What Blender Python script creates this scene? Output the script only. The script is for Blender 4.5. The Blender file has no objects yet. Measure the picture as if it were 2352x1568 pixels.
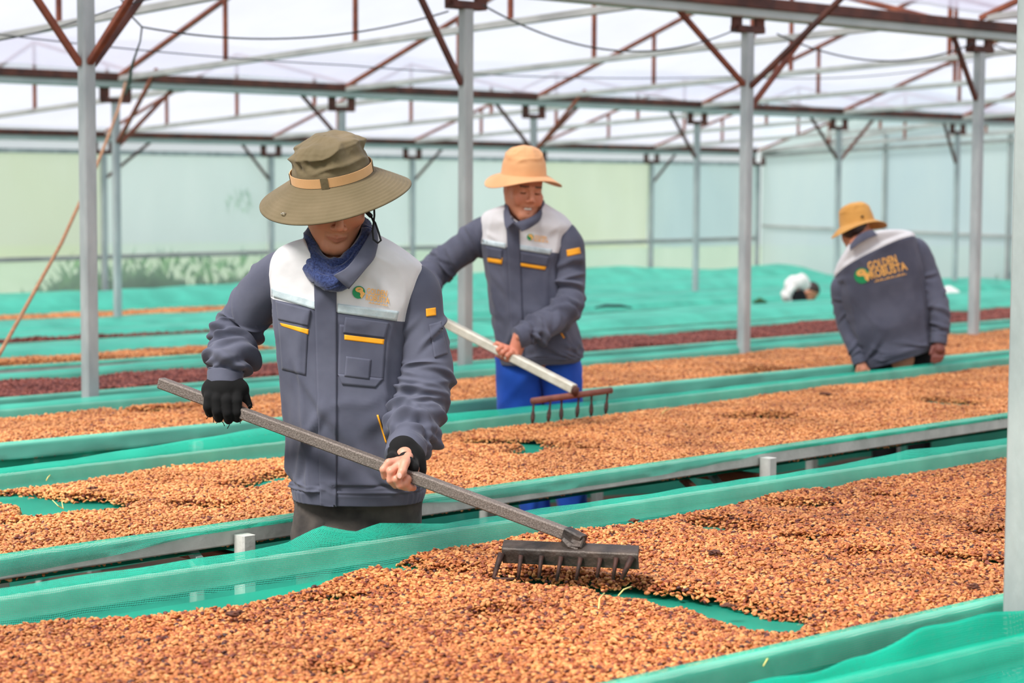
import bpy, bmesh, math, random
import numpy as np
from mathutils import Vector, Matrix, Euler, noise as mnoise
from mathutils.bvhtree import BVHTree
random.seed(7); RNG = np.random.default_rng(7)
scene = bpy.context.scene
COL = scene.collection

# ------------------------------------------------------------------ camera, world, exposure
FPX, CX, CY, EYE = 4540.0, 1176.0, 784.0, 1.6
PITCH, ROLL = math.atan(346 / 4540), 0.0046
cF = np.array([0, math.cos(PITCH), -math.sin(PITCH)]); _r = np.array([1.0, 0, 0]); _u = np.array([0, math.sin(PITCH), math.cos(PITCH)])
cR = _r * math.cos(ROLL) + _u * math.sin(ROLL); cU = _u * math.cos(ROLL) - _r * math.sin(ROLL)
cam_d = bpy.data.cameras.new('camera'); cam = bpy.data.objects.new('camera', cam_d); COL.objects.link(cam)
M = Matrix(((cR[0], cU[0], -cF[0], 0), (cR[1], cU[1], -cF[1], 0), (cR[2], cU[2], -cF[2], EYE), (0, 0, 0, 1)))
cam.matrix_world = M
cam_d.sensor_width = 36; cam_d.lens = 36 * FPX / 2352; cam_d.clip_start = 0.05; cam_d.clip_end = 300
cam_d.dof.use_dof = True; cam_d.dof.focus_distance = 4.85; cam_d.dof.aperture_fstop = 4.2
scene.camera = cam
w = bpy.data.worlds.new('overcast_sky'); scene.world = w; w.use_nodes = True
wn = w.node_tree.nodes; wl = w.node_tree.links
bg = wn['Background']; tc = wn.new('ShaderNodeTexCoord'); sx = wn.new('ShaderNodeSeparateXYZ'); rp = wn.new('ShaderNodeValToRGB')
wl.new(tc.outputs['Generated'], sx.inputs[0]); wl.new(sx.outputs['Z'], rp.inputs[0]); wl.new(rp.outputs[0], bg.inputs[0])
rp.color_ramp.elements[0].position = 0.0; rp.color_ramp.elements[0].color = (0.86, 0.93, 0.92, 1)
rp.color_ramp.elements[1].position = 0.5; rp.color_ramp.elements[1].color = (0.97, 0.975, 1.0, 1)
bg.inputs[1].default_value = 0.92
sun_d = bpy.data.lights.new('sun', 'SUN'); sun = bpy.data.objects.new('sun', sun_d); COL.objects.link(sun)
sun_d.energy = 5.0; sun_d.angle = math.radians(20); sun_d.color = (1.0, 0.97, 0.92)
sun.rotation_euler = (math.radians(26), math.radians(-30), 0)
scene.view_settings.view_transform = 'Standard'; scene.view_settings.look = 'None'
scene.view_settings.exposure = 0.12; scene.view_settings.gamma = 1.0; scene.view_settings.use_curve_mapping = False
scene.cycles.transparent_max_bounces = 32; scene.cycles.max_bounces = 8; scene.cycles.diffuse_bounces = 4
scene.cycles.use_denoising = True
scene.cycles.sample_clamp_indirect = 6

# ------------------------------------------------------------------ helpers
D2 = np.array([0.748, 0.664]); N2 = np.array([-0.664, 0.748])       # along the drying beds / across them
def W(t, c, z=0.0): return Vector((D2[0] * t + N2[0] * c, D2[1] * t + N2[1] * c, z))
def ray(px, py):
    v = cF * FPX + cR * (px - CX) - cU * (py - CY); return v / v[1]
def P(px, py, y):                                                   # a point of the place measured from the photograph
    v = ray(px, py) * y; return Vector((v[0], v[1], v[2] + EYE))
ZC = ([-3, 0, 3, 5, 6.6, 8, 10, 12, 14, 19, 26], [.80, .78, .77, .75, .73, .69, .62, .57, .52, .38, .2])
def zr(c): return float(np.interp(c, *ZC))                          # height of the bed rails above eye datum (the ground falls away)
def gz(c): return zr(c) - 0.77
def bedpt(px, py, dz=0.0):
    v = ray(px, py); c = 5.0
    for _ in range(60):
        q = v * ((zr(c) + dz - EYE) / v[2]); c = .5 * c + .5 * (q[0] * N2[0] + q[1] * N2[1])
    return q[0] * D2[0] + q[1] * D2[1], c
def sr(*rgb): return tuple(((x / 255) / 12.92 if x / 255 <= .04045 else ((x / 255 + .055) / 1.055) ** 2.4) for x in rgb[:3]) + (1.0,)

MATS = {}
def mat(name, rgb, rough=.6, metal=0.0, var=0.0, vscale=8.0, bump=0.0, bscale=40.0, rgb2=None, alpha=1.0, transl=0.0, spec=.5, sheen=0, stretch=None, detail=4, thresh=(.35, .65)):
    if name in MATS: return MATS[name]
    m = bpy.data.materials.new(name); m.use_nodes = True; nt = m.node_tree; N = nt.nodes; L = nt.links
    b = N['Principled BSDF']; out = N['Material Output']
    col = sr(*rgb); b.inputs['Base Color'].default_value = col; b.inputs['Roughness'].default_value = rough; b.inputs['Metallic'].default_value = metal
    b.inputs['Specular IOR Level'].default_value = spec
    if sheen: b.inputs['Sheen Weight'].default_value = sheen
    tcn = N.new('ShaderNodeTexCoord'); vec = tcn.outputs['Object']
    if stretch:
        mp = N.new('ShaderNodeMapping'); mp.inputs['Scale'].default_value = stretch; L.new(vec, mp.inputs[0]); vec = mp.outputs[0]
    if var or rgb2:
        nz = N.new('ShaderNodeTexNoise'); nz.inputs['Scale'].default_value = vscale; nz.inputs['Detail'].default_value = detail; L.new(vec, nz.inputs['Vector'])
        r = N.new('ShaderNodeValToRGB'); L.new(nz.outputs['Fac'], r.inputs[0])
        r.color_ramp.elements[0].position, r.color_ramp.elements[1].position = thresh
        c2 = sr(*rgb2) if rgb2 else tuple(min(1, x * (1 + var)) for x in col[:3]) + (1,)
        c1 = col if rgb2 else tuple(x * (1 - var) for x in col[:3]) + (1,)
        r.color_ramp.elements[0].color = c1; r.color_ramp.elements[1].color = c2; L.new(r.outputs[0], b.inputs['Base Color'])
    if bump:
        nb = N.new('ShaderNodeTexNoise'); nb.inputs['Scale'].default_value = bscale; nb.inputs['Detail'].default_value = 5; L.new(vec, nb.inputs['Vector'])
        bp = N.new('ShaderNodeBump'); bp.inputs['Strength'].default_value = bump; bp.inputs['Distance'].default_value = .01
        L.new(nb.outputs['Fac'], bp.inputs['Height']); L.new(bp.outputs[0], b.inputs['Normal'])
    sh = b.outputs[0]
    if transl:
        tl = N.new('ShaderNodeBsdfTranslucent'); tl.inputs[0].default_value = col
        mx = N.new('ShaderNodeMixShader'); mx.inputs[0].default_value = transl; L.new(sh, mx.inputs[1]); L.new(tl.outputs[0], mx.inputs[2]); sh = mx.outputs[0]
        if var or rgb2: L.new(r.outputs[0], tl.inputs[0])
    if alpha < 1:
        tr = N.new('ShaderNodeBsdfTransparent'); mx = N.new('ShaderNodeMixShader'); mx.inputs[0].default_value = alpha
        L.new(tr.outputs[0], mx.inputs[1]); L.new(sh, mx.inputs[2]); sh = mx.outputs[0]
    L.new(sh, out.inputs[0]); MATS[name] = m; return m

def net_mat(name, rgb, pitch=0.004, fill=.42, solid=None):
    m = bpy.data.materials.new(name); m.use_nodes = True; nt = m.node_tree; N = nt.nodes; L = nt.links
    b = N['Principled BSDF']; out = N['Material Output']; b.inputs['Roughness'].default_value = .45
    nz = N.new('ShaderNodeTexNoise'); nz.inputs['Scale'].default_value = 3.5; tco = N.new('ShaderNodeTexCoord'); L.new(tco.outputs['Object'], nz.inputs['Vector'])
    r = N.new('ShaderNodeValToRGB'); L.new(nz.outputs['Fac'], r.inputs[0]); c = sr(*rgb)
    r.color_ramp.elements[0].position = .3; r.color_ramp.elements[1].position = .7
    r.color_ramp.elements[0].color = tuple(x * .82 for x in c[:3]) + (1,); r.color_ramp.elements[1].color = tuple(min(1, x * 1.15) for x in c[:3]) + (1,)
    L.new(r.outputs[0], b.inputs['Base Color'])
    tl = N.new('ShaderNodeBsdfTranslucent'); L.new(r.outputs[0], tl.inputs[0])
    mx = N.new('ShaderNodeMixShader'); mx.inputs[0].default_value = .45; L.new(b.outputs[0], mx.inputs[1]); L.new(tl.outputs[0], mx.inputs[2])
    tr = N.new('ShaderNodeBsdfTransparent'); m2 = N.new('ShaderNodeMixShader'); L.new(tr.outputs[0], m2.inputs[1]); L.new(mx.outputs[0], m2.inputs[2]); L.new(m2.outputs[0], out.inputs[0])
    if solid is not None: m2.inputs[0].default_value = solid
    else:
        uv = N.new('ShaderNodeUVMap'); sp = N.new('ShaderNodeSeparateXYZ'); L.new(uv.outputs[0], sp.inputs[0]); outs = []
        for k in (0, 1):
            dv = N.new('ShaderNodeMath'); dv.operation = 'DIVIDE'; dv.inputs[1].default_value = pitch; L.new(sp.outputs[k], dv.inputs[0])
            fr = N.new('ShaderNodeMath'); fr.operation = 'FRACT'; L.new(dv.outputs[0], fr.inputs[0])
            lt = N.new('ShaderNodeMath'); lt.operation = 'LESS_THAN'; lt.inputs[1].default_value = fill; L.new(fr.outputs[0], lt.inputs[0]); outs.append(lt)
        mxx = N.new('ShaderNodeMath'); mxx.operation = 'MAXIMUM'; L.new(outs[0].outputs[0], mxx.inputs[0]); L.new(outs[1].outputs[0], mxx.inputs[1]); L.new(mxx.outputs[0], m2.inputs[0])
    return m

def link(name, me, mats=None, parent=None):
    o = bpy.data.objects.new(name, me); COL.objects.link(o)
    if mats is not None and me is not None:
        me.materials.clear()
        for m in (mats if isinstance(mats, (list, tuple)) else [mats]): me.materials.append(m)
    if parent is not None: o.parent = parent
    return o
def tag(o, label=None, cat=None, group=None, kind=None):
    if label: o['label'] = label
    if cat: o['category'] = cat
    if group: o['group'] = group
    if kind: o['kind'] = kind
    return o
def empty(name, loc, label=None, cat=None, group=None, kind=None):
    o = bpy.data.objects.new(name, None); COL.objects.link(o); o.location = loc; o.empty_display_size = .1
    bpy.context.view_layer.update()
    return tag(o, label, cat, group, kind)
def mesh(name, V, Fc, mats, parent=None, smooth=False, uvs=None):
    me = bpy.data.meshes.new(name)
    off = Vector(parent_loc(parent)) if parent is not None else Vector((0, 0, 0))
    V = [(v[0] - off[0], v[1] - off[1], v[2] - off[2]) for v in V]
    me.from_pydata(V, [], Fc); me.update()
    if smooth: me.polygons.foreach_set('use_smooth', [True] * len(me.polygons))
    if uvs is not None:
        ul = me.uv_layers.new(name='UVMap'); li = np.empty(len(me.loops), int); me.loops.foreach_get('vertex_index', li)
        ul.data.foreach_set('uv', np.asarray(uvs, float)[li].ravel())
    return link(name, me, mats, parent)
def parent_loc(p):
    l = Vector(p.location)
    while p.parent is not None: p = p.parent; l = l + p.location
    return l
def box_geo(a, b, w_, h_, up=(0, 0, 1)):                            # a square bar from a to b
    a, b = Vector(a), Vector(b); ax = (b - a).normalized(); up = Vector(up)
    if abs(ax.dot(up)) > .95: up = Vector((D2[0], D2[1], 0))
    s = ax.cross(up).normalized(); u = s.cross(ax).normalized(); bv = min(w_, h_) * .12
    prof = [(w_ / 2 - bv, h_ / 2), (-w_ / 2 + bv, h_ / 2), (-w_ / 2, h_ / 2 - bv), (-w_ / 2, -h_ / 2 + bv), (-w_ / 2 + bv, -h_ / 2), (w_ / 2 - bv, -h_ / 2), (w_ / 2, -h_ / 2 + bv), (w_ / 2, h_ / 2 - bv)]
    V = [tuple(q + s * x + u * y) for q in (a, b) for x, y in prof]
    Fc = [(i, (i + 1) % 8, 8 + (i + 1) % 8, 8 + i) for i in range(8)] + [tuple(range(7, -1, -1)), tuple(range(8, 16))]
    return V, Fc
def bar(name, a, b, w_, h_, m, parent=None, up=(0, 0, 1)):
    V, Fc = box_geo(a, b, w_, h_, up); return mesh(name, V, Fc, m, parent)
def merge(*geos):
    V, Fc = [], []
    for v, f in geos: k = len(V); V += list(v); Fc += [tuple(i + k for i in q) for q in f]
    return V, Fc
def tube_geo(pts, r, n=8, cap=True):
    pts = [Vector(p) for p in pts]; V, Fc = [], []; rr = r if isinstance(r, (list, tuple)) else [r] * len(pts)
    prev = None
    for i, p in enumerate(pts):
        tn = (pts[min(i + 1, len(pts) - 1)] - pts[max(i - 1, 0)]).normalized()
        if prev is None: prev = tn.orthogonal().normalized()
        s = (prev - tn * prev.dot(tn)).normalized(); prev = s; u = tn.cross(s)
        for k in range(n):
            a = 2 * math.pi * k / n; V.append(tuple(p + (s * math.cos(a) + u * math.sin(a)) * rr[i]))
    for i in range(len(pts) - 1):
        for k in range(n): Fc.append((i * n + k, i * n + (k + 1) % n, (i + 1) * n + (k + 1) % n, (i + 1) * n + k))
    if cap: Fc += [tuple(range(n - 1, -1, -1)), tuple(range(len(V) - n, len(V)))]
    return V, Fc
def tube(name, pts, r, m, parent=None, n=8):
    V, Fc = tube_geo(pts, r, n); return mesh(name, V, Fc, m, parent, smooth=True)
def sag(a, b, drop, n=24):
    a, b = Vector(a), Vector(b); return [a.lerp(b, i / n) - Vector((0, 0, 4 * drop * (i / n) * (1 - i / n))) for i in range(n + 1)]
_tab = RNG.random((256, 256))
def vn(x, y, s=1.0, o=0.0):                                         # value noise on arrays, 0..1
    x = np.asarray(x, float) * s + 37.3 + o; y = np.asarray(y, float) * s + 11.7 + o * 1.7
    xi = np.floor(x).astype(int); yi = np.floor(y).astype(int); fx = x - xi; fy = y - yi
    fx = fx * fx * (3 - 2 * fx); fy = fy * fy * (3 - 2 * fy); g = lambda a, b: _tab[a % 256, b % 256]
    return (g(xi, yi) * (1 - fx) + g(xi + 1, yi) * fx) * (1 - fy) + (g(xi, yi + 1) * (1 - fx) + g(xi + 1, yi + 1) * fx) * fy
def fbm(x, y, s=1.0, o=0.0, n=3): return sum(vn(x, y, s * 2 ** k, o + 9 * k) * .5 ** k for k in range(n)) / sum(.5 ** k for k in range(n))

# ------------------------------------------------------------------ materials
GALV = mat('galvanized_steel', (158, 166, 168), .5, .2, rgb2=(192, 198, 198), vscale=9, stretch=(1, 1, .35), bump=.15, bscale=60)
GALV_RUST = mat('galvanized_steel_rust_spots', (146, 154, 154), .55, .2, rgb2=(180, 186, 184), vscale=7, stretch=(1, 1, .3), bump=.2, bscale=70)
RUST = mat('rusty_brown_steel', (112, 60, 48), .75, .1, rgb2=(150, 84, 60), vscale=10, bump=.3, bscale=50)
RUSTDK = mat('dark_rusty_steel', (72, 46, 42), .7, .15, rgb2=(106, 62, 50), vscale=8, bump=.2)
RAILB = mat('rust_red_base_rail', (92, 52, 42), .8, .05, rgb2=(70, 40, 32), vscale=5)
PURL = mat('pale_grey_purlin_steel', (160, 160, 158), .55, .2, rgb2=(184, 184, 180), vscale=4)
GUT = mat('pale_gutter_sheet', (188, 198, 196), .5, .1, rgb2=(170, 182, 180), vscale=3)
EARTH = mat('dark_packed_earth', (64, 46, 38), .95, 0, rgb2=(92, 70, 56), vscale=2.5, bump=.5, bscale=14)
FILM = mat('white_roof_film', (212, 210, 228), .35, 0, rgb2=(200, 198, 220), vscale=1.2, stretch=(1, 1, 1), alpha=.5, transl=.75)
NET_FINE = net_mat('green_net_woven', (60, 214, 184), .0042, .33)
NET_FAR = net_mat('green_net_dense', (100, 226, 200), solid=.60)
COVERN = net_mat('green_cover_net', (104, 224, 200), solid=.85)
CURT = net_mat('green_curtain_net', (50, 216, 184), solid=.92)
NET_FLAP = net_mat('green_net_bright', (24, 206, 174), .0042, .50)
BLACKC = mat('black_cable', (28, 40, 40), .6)

# ------------------------------------------------------------------ ground and outside
def strip(name, ts, cs_, zf, m, thick=0.0):
    V = [W(t, c, zf(t, c)) for c in cs_ for t in ts]; n = len(ts)
    Fc = [(i * n + j, i * n + j + 1, (i + 1) * n + j + 1, (i + 1) * n + j) for i in range(len(cs_) - 1) for j in range(n - 1)]
    return V, Fc
ts = np.linspace(-6, 30, 37); cc = np.linspace(-3, 19.3, 60)
V, Fc = strip('floor', ts, cc, lambda t, c: gz(c) + .012 * math.sin(t * 3.1 + c * 2), EARTH)
tag(mesh('floor', V, Fc, EARTH, smooth=True), kind='structure')
GRASS = mat('grass_ground', (150, 170, 140), .9, 0, rgb2=(170, 186, 160), vscale=1.5)
V, Fc = strip('ground', np.linspace(-40, 90, 27), np.linspace(19.3, 140, 25), lambda t, c: gz(19.3) - .02 * (c - 19) , GRASS)
tag(mesh('lawn_outside', V, Fc, GRASS), kind='structure')
V, Fc = strip('ground', np.linspace(30, 90, 9), np.linspace(-30, 19.3, 9), lambda t, c: gz(c) - .05, GRASS)
tag(mesh('lawn_outside', V, Fc, GRASS), kind='structure')

# ------------------------------------------------------------------ greenhouse frame
C1, C2, C3, C0 = 7.6, 13.9, 19.1, 2.24
TEND = 21.75
T0 = [3.36]; T1 = [4.3, 6.43, 8.53, 10.76]
T2 = [3.7, 5.9, 8.12, 10.35, 12.6, 14.85, 17.11, 19.28]; T3 = [8.8, 11.0, 13.2, 15.3, 17.4, 19.5, 21.7]
ZG = {0: (2.68, 2.80), 1: (2.50, 2.585), 2: (2.28, 2.40), 3: (1.98, 2.11)}    # bracket foot, gutter underside
ordn = ['first', 'second', 'third', 'fourth', 'fifth', 'sixth', 'seventh', 'eighth']
def cpost(row, t): return {0: C0, 1: C1 + .05 * (t - 6.4) * 0, 2: C2, 3: C3}[row]
def post(row, t, label, braces, w_=.055, group=None, m=GALV):
    c = cpost(row, t); zb, zg = ZG[row]; base = W(t, c, gz(c))
    r = empty('greenhouse_post', base, label, 'post', group)
    bar('upright', base - Vector((0, 0, .05)), W(t, c, zb), w_, w_, m, r)
    bw, hb = .11 if row < 2 else .12, zg - zb
    geo = [box_geo(W(t - bw, c, zb + .02), W(t + bw, c, zb + .02), .07, .04)]
    for s in (-1, 1): geo.append(box_geo(W(t + s * (bw - .015), c, zb + .02), W(t + s * (bw - .015), c, zg + .02), .03, .07))
    V, Fc = merge(*geo); mesh('bracket', V, Fc, RUSTDK, r)
    for kind, low, reach, m2 in braces:
        dt, dc = {'L': (-reach, 0), 'R': (reach, 0), 'F': (0, -reach), 'B': (0, reach)}[kind]
        top = zg + (.03 if kind in 'LR' else .12)
        bar('brace', W(t, c, low) + (W(dt, dc) * (.03 / reach)), W(t + dt, c + dc, top), .028, .028, m2, r)
    return r
lab1 = ['grey steel post in the middle row, just left of the olive-hatted worker',
        'grey post with rust stains, between the two front workers', 'tall grey post in the open middle, right of the smiling worker',
        'grey post in the right part, just right of the stooping worker']
br1 = [[('L', 2.13, .40, RUST), ('R', 2.13, .42, RUSTDK), ('F', 2.14, .80, RUST)], [('L', 2.13, .34, RUSTDK)],
       [('L', 2.21, .60, RUST), ('R', 2.08, .60, RUST), ('F', 2.2, .75, RUSTDK)], [('L', 2.2, .30, RUSTDK)]]
for t, l, b in zip(T1, lab1, br1): post(1, t, l, b, .06, m=GALV_RUST if t < 8 and t > 5 else GALV)
post(0, T0[0], 'wide grey steel post cut by the right edge of the picture', [], .062, m=GALV_RUST)
pos2 = ['just right of the leftmost post', 'hidden behind the olive hat', 'behind the smiling worker in the peach hat',
        'left of the tall open middle post', 'behind the ochre-hatted worker', 'nearest the right wall']
br2 = [[('R', 1.95, .55, RUST), ('F', 1.97, .62, RUST)], [('L', 2.05, .45, RUSTDK)], [('L', 2.0, .5, RUSTDK), ('R', 1.98, .6, RUST), ('F', 1.98, .7, RUST)],
       [('L', 1.95, .42, RUSTDK)], [('L', 1.97, .5, RUSTDK), ('R', 1.95, .62, RUST)], [('L', 1.95, .28, RUSTDK)]]
for t, l, b in zip(T2[2:], pos2, br2): post(2, t, 'slim grey post in the second row, ' + l, b, .055)
pos3 = ['the leftmost one', 'seen past the left side of the olive hat', 'between the olive hat and the peach hat', 'mostly hidden behind the peach hat',
        'beside the yellow-green wall panel', 'at the corner with the right wall']
br3 = [[('R', 1.72, .62, RUSTDK)], [('L', 1.72, .42, RUSTDK)], [('R', 1.72, .5, RUSTDK)], [], [('R', 1.72, .5, RUSTDK)], [('R', 1.74, .01, RUSTDK)]]
for t, l, b in zip(T3[1:], pos3, br3): post(3, t, 'thin post along the back wall, ' + l, [x for x in b if x[2] > .1], .06)
# posts of the right-hand end wall
for c, l in ((16.9, 'thin rust-stained post of the right end wall, left of the other one'), (14.9, 'thin post of the right end wall beside the slim grey post')):
    base = W(TEND + .05, c, gz(c)); r = empty('wall_post', base, l, 'post')
    bar('upright', base, W(TEND + .05, c, ZG[2][1] - .02), .05, .05, GALV_RUST, r)

def gutter(c, z, t0, t1, label):
    r = empty('roof_gutter', W(t0, c, z), label, 'gutter')
    mesh('trough', *box_geo(W(t0, c, z + .03), W(t1, c, z + .03), .11, .06), GUT, r)
    mesh('edge_angle', *box_geo(W(t0, c - .06, z + .082), W(t1, c - .06, z + .082), .035, .062), RUSTDK, r)
gutter(C1, ZG[1][1], 3.0, 21.6, 'nearest brown-edged roof gutter crossing the upper right corner')
gutter(C2, ZG[2][1], 3.5, 21.6, 'long brown-edged roof gutter crossing the whole picture above the hats')
gutter(C3, ZG[3][1], 7.0, 21.6, 'farthest thin roof gutter running just above the back wall')

def truss(ca, za, cb, zb_, t, label, rise, m_ch=PURL, nst=3, w_=.035):
    r = empty('roof_truss', W(t, cb, zb_), label, 'truss'); mid = (ca + cb) / 2; zt = (za + zb_) / 2 + rise
    bar('bottom_chord', W(t, ca + .06, za), W(t, cb - .06, zb_), w_, .045, m_ch, r)
    ra = bar('rafter', W(t, cb, zb_), W(t, mid, zt), w_, w_, RUST, r); bar('rafter', W(t, mid, zt), W(t, ca, za), w_, w_, RUST, r)
    for k in range(1, nst + 1):
        q = k / (nst + 1); c = cb + (ca - cb) * q; zl = zb_ + (za - zb_) * q; zh = zl + rise * (1 - abs(1 - 2 * q)) 
        if zh - zl > .05: bar('strut', W(t, c, zl), W(t, c, zh), .03, .03, RUST, r)
    return r
names2 = ['leftmost', 'second from the left', 'third from the left', 'fourth from the left', 'fifth from the left', 'sixth from the left', 'seventh from the left', 'rightmost']
for k, t in enumerate(T2):
    truss(C1, 2.68, C2, 2.47, t, 'near roof truss with rusty rafters, ' + names2[k] + ' of those in the middle bay', .93)
for k, t in enumerate(T3):
    truss(C2, 2.42, C3, 2.20, t, 'far roof truss over the back bay, ' + names2[k if k < 6 else 7], .62, w_=.03)
for k, t in enumerate((6.43, 8.53, 10.76)):
    truss(C0, 2.9, C1, 2.72, t, 'roof truss over the nearest bay, ' + ['left', 'middle', 'right'][k] + ' one at the top of the picture', .8)

# roof film, one sheet per bay, and the film walls
def roof(ca, za, cb, zb_, rise, name):
    cs_ = np.linspace(ca, cb, 17); ts_ = np.linspace(2, 21.9, 120); V = []
    for c in cs_:
        q = (c - ca) / (cb - ca); zz = za + (zb_ - za) * q + rise * (1 - abs(1 - 2 * q))
        for t in ts_: V.append(W(t, c, zz + .02 + .012 * math.sin(t * 2.9 + c * 1.3) + .005 * math.sin(t * 9 + 2.2 * c)))
    n = len(ts_); Fc = [(i * n + j, i * n + j + 1, (i + 1) * n + j + 1, (i + 1) * n + j) for i in range(16) for j in range(n - 1)]
    tag(mesh(name, V, Fc, FILM, smooth=True), kind='structure')
roof(C0, 2.93, C1, 2.75, .82, 'ceiling'); roof(C1, 2.73, C2, 2.52, .95, 'ceiling'); roof(C2, 2.46, C3, 2.24, .64, 'ceiling')

def film(name, rgb, rgb2, a=.62, tl=.55, sc=.9): return mat(name, rgb, .35, 0, rgb2=rgb2, vscale=sc, stretch=(1, 1, .45), alpha=a, transl=tl)
F_TEAL = film('film_pale_teal', (214, 232, 231), (230, 242, 241), .74); F_YEL = film('film_yellow_green', (226, 233, 200), (234, 240, 216), .8)
F_BLUE = film('film_pale_blue', (196, 220, 228), (220, 236, 234), .85, sc=.6); F_LOW2 = film('film_lower_skirt_thin', (196, 222, 206), (212, 232, 220), .54); F_LOW = film('film_lower_skirt', (206, 228, 218), (222, 238, 230), .72)
def panel(name, a, b, zlo, zhi, m, parent, bow=.02):
    a = np.array(a); b = np.array(b); V = []; n, k = 12, 8
    for i in range(k + 1):
        for j in range(n + 1):
            tc_ = a + (b - a) * j / n; V.append(W(tc_[0], tc_[1] + bow * math.sin(j * 1.7 + i * .4), zlo + (zhi - zlo) * i / k))
    Fc = [(i * (n + 1) + j, i * (n + 1) + j + 1, (i + 1) * (n + 1) + j + 1, (i + 1) * (n + 1) + j) for i in range(k) for j in range(n)]
    return mesh(name, V, Fc, m, parent, smooth=True)
CW = C3 + .06
wall = tag(empty('wall_back', W(6, CW, gz(CW))), kind='structure')
edges = [6.0] + T3[1:6] + [TEND]; edges[0] = 7.2
zrail_w = .83
for k in range(len(edges) - 1):
    a, b = edges[k], edges[k + 1]; up = F_YEL if k in (0, 4) else (F_BLUE if k == 5 else F_TEAL)
    panel('film_panel', (a, CW), (b, CW), zrail_w, 2.0, up, wall); panel('lower_film_panel', (a, CW), (b, CW), gz(CW) - .1, zrail_w, F_LOW2 if k < 2 else F_LOW, wall)
bar('middle_rail', W(7, CW - .03, zrail_w), W(TEND, CW - .03, zrail_w + .1), .04, .05, PURL, wall)
bar('top_rail', W(7, CW - .03, 2.0), W(TEND, CW - .03, 2.0), .05, .05, GALV, wall)
panel('eave_film', (7, CW), (TEND, CW), 2.02, 2.28, FILM, wall)
wr = tag(empty('wall_right', W(TEND + .1, 12, gz(12))), kind='structure')
for a, b in ((19.16, 16.9), (16.9, 14.9), (14.9, 12.6), (12.6, 9.8)):
    zt = np.interp((a + b) / 2, [9, 14, 19.2], [2.62, 2.42, 2.2])
    panel('film_panel', (TEND + .1, a), (TEND + .1, b), gz((a + b) / 2) - .15, 2.1, F_BLUE, wr, 0)
    panel('gable_film', (TEND + .1, a), (TEND + .1, b), 2.1, 3.1, F_BLUE, wr, 0)
bar('middle_rail', W(TEND + .06, 19.1, 1.11), W(TEND + .06, 11, .98), .03, .035, PURL, wr)
bar('top_chord', W(TEND + .02, 19.1, 2.12), W(TEND + .02, 11, 2.42), .04, .05, PURL, wr)
bar('upper_chord', W(TEND + .02, 19.1, 2.16), W(TEND + .02, 14, 2.75), .04, .05, PURL, wr)
# ------------------------------------------------------------------ drying beds
def lerp_pairs(pairs): 
    xs, ys = zip(*pairs); return lambda t: float(np.interp(t, xs, ys)) if len(xs) > 1 else ys[0]
def line(pairs):                                                    # straight edge c(t) through two measured points, kept going
    (ta, ca), (tb, cb) = pairs; k = (cb - ca) / (tb - ta); return lambda t: ca + k * (t - ta)
def net_geo(front, back, t0, t1, prof_f, prof_b, step=.05, sagd=.05, seed=0.0, nc=10):
    """net lying on the frame: hanging front skirt, over the front rail, the tray, up the back rail, lip and back skirt"""
    ts_ = np.arange(t0, t1 + step, step); V, UV = [], []
    for t in ts_:
        cf, cb = front(t), back(t); zf, zb = zr(cf), zr(cb); row = []
        for dc, dz in prof_f(t): row.append((cf + dc, zf + dz))
        for k in range(1, nc):
            q = k / nc; c = cf + .03 + (cb - cf - .06) * q; row.append((c, zr(c) - sagd + .006 * math.sin(t * 2.3 + q * 5 + seed) - .012 * math.sin(math.pi * q)))
        for dc, dz in prof_b(t): row.append((cb + dc, zb + dz))
        s = 0; pc = row[0]
        for c, z in row:
            s += math.hypot(c - pc[0], z - pc[1]); pc = (c, z); V.append(W(t, c, z)); UV.append((t, s))
    n = len(row); Fc = [(i * n + j, i * n + j + 1, (i + 1) * n + j + 1, (i + 1) * n + j) for i in range(len(ts_) - 1) for j in range(n - 1)]
    return V, Fc, UV
RW, RH = .03, .05
TRAYN = net_mat('green_tray_net', (14, 158, 128), solid=.95)
RAILG = mat('weathered_light_steel', (190, 190, 184), .55, .1, rgb2=(216, 214, 208), vscale=12, bump=.15, bscale=60)
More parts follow.
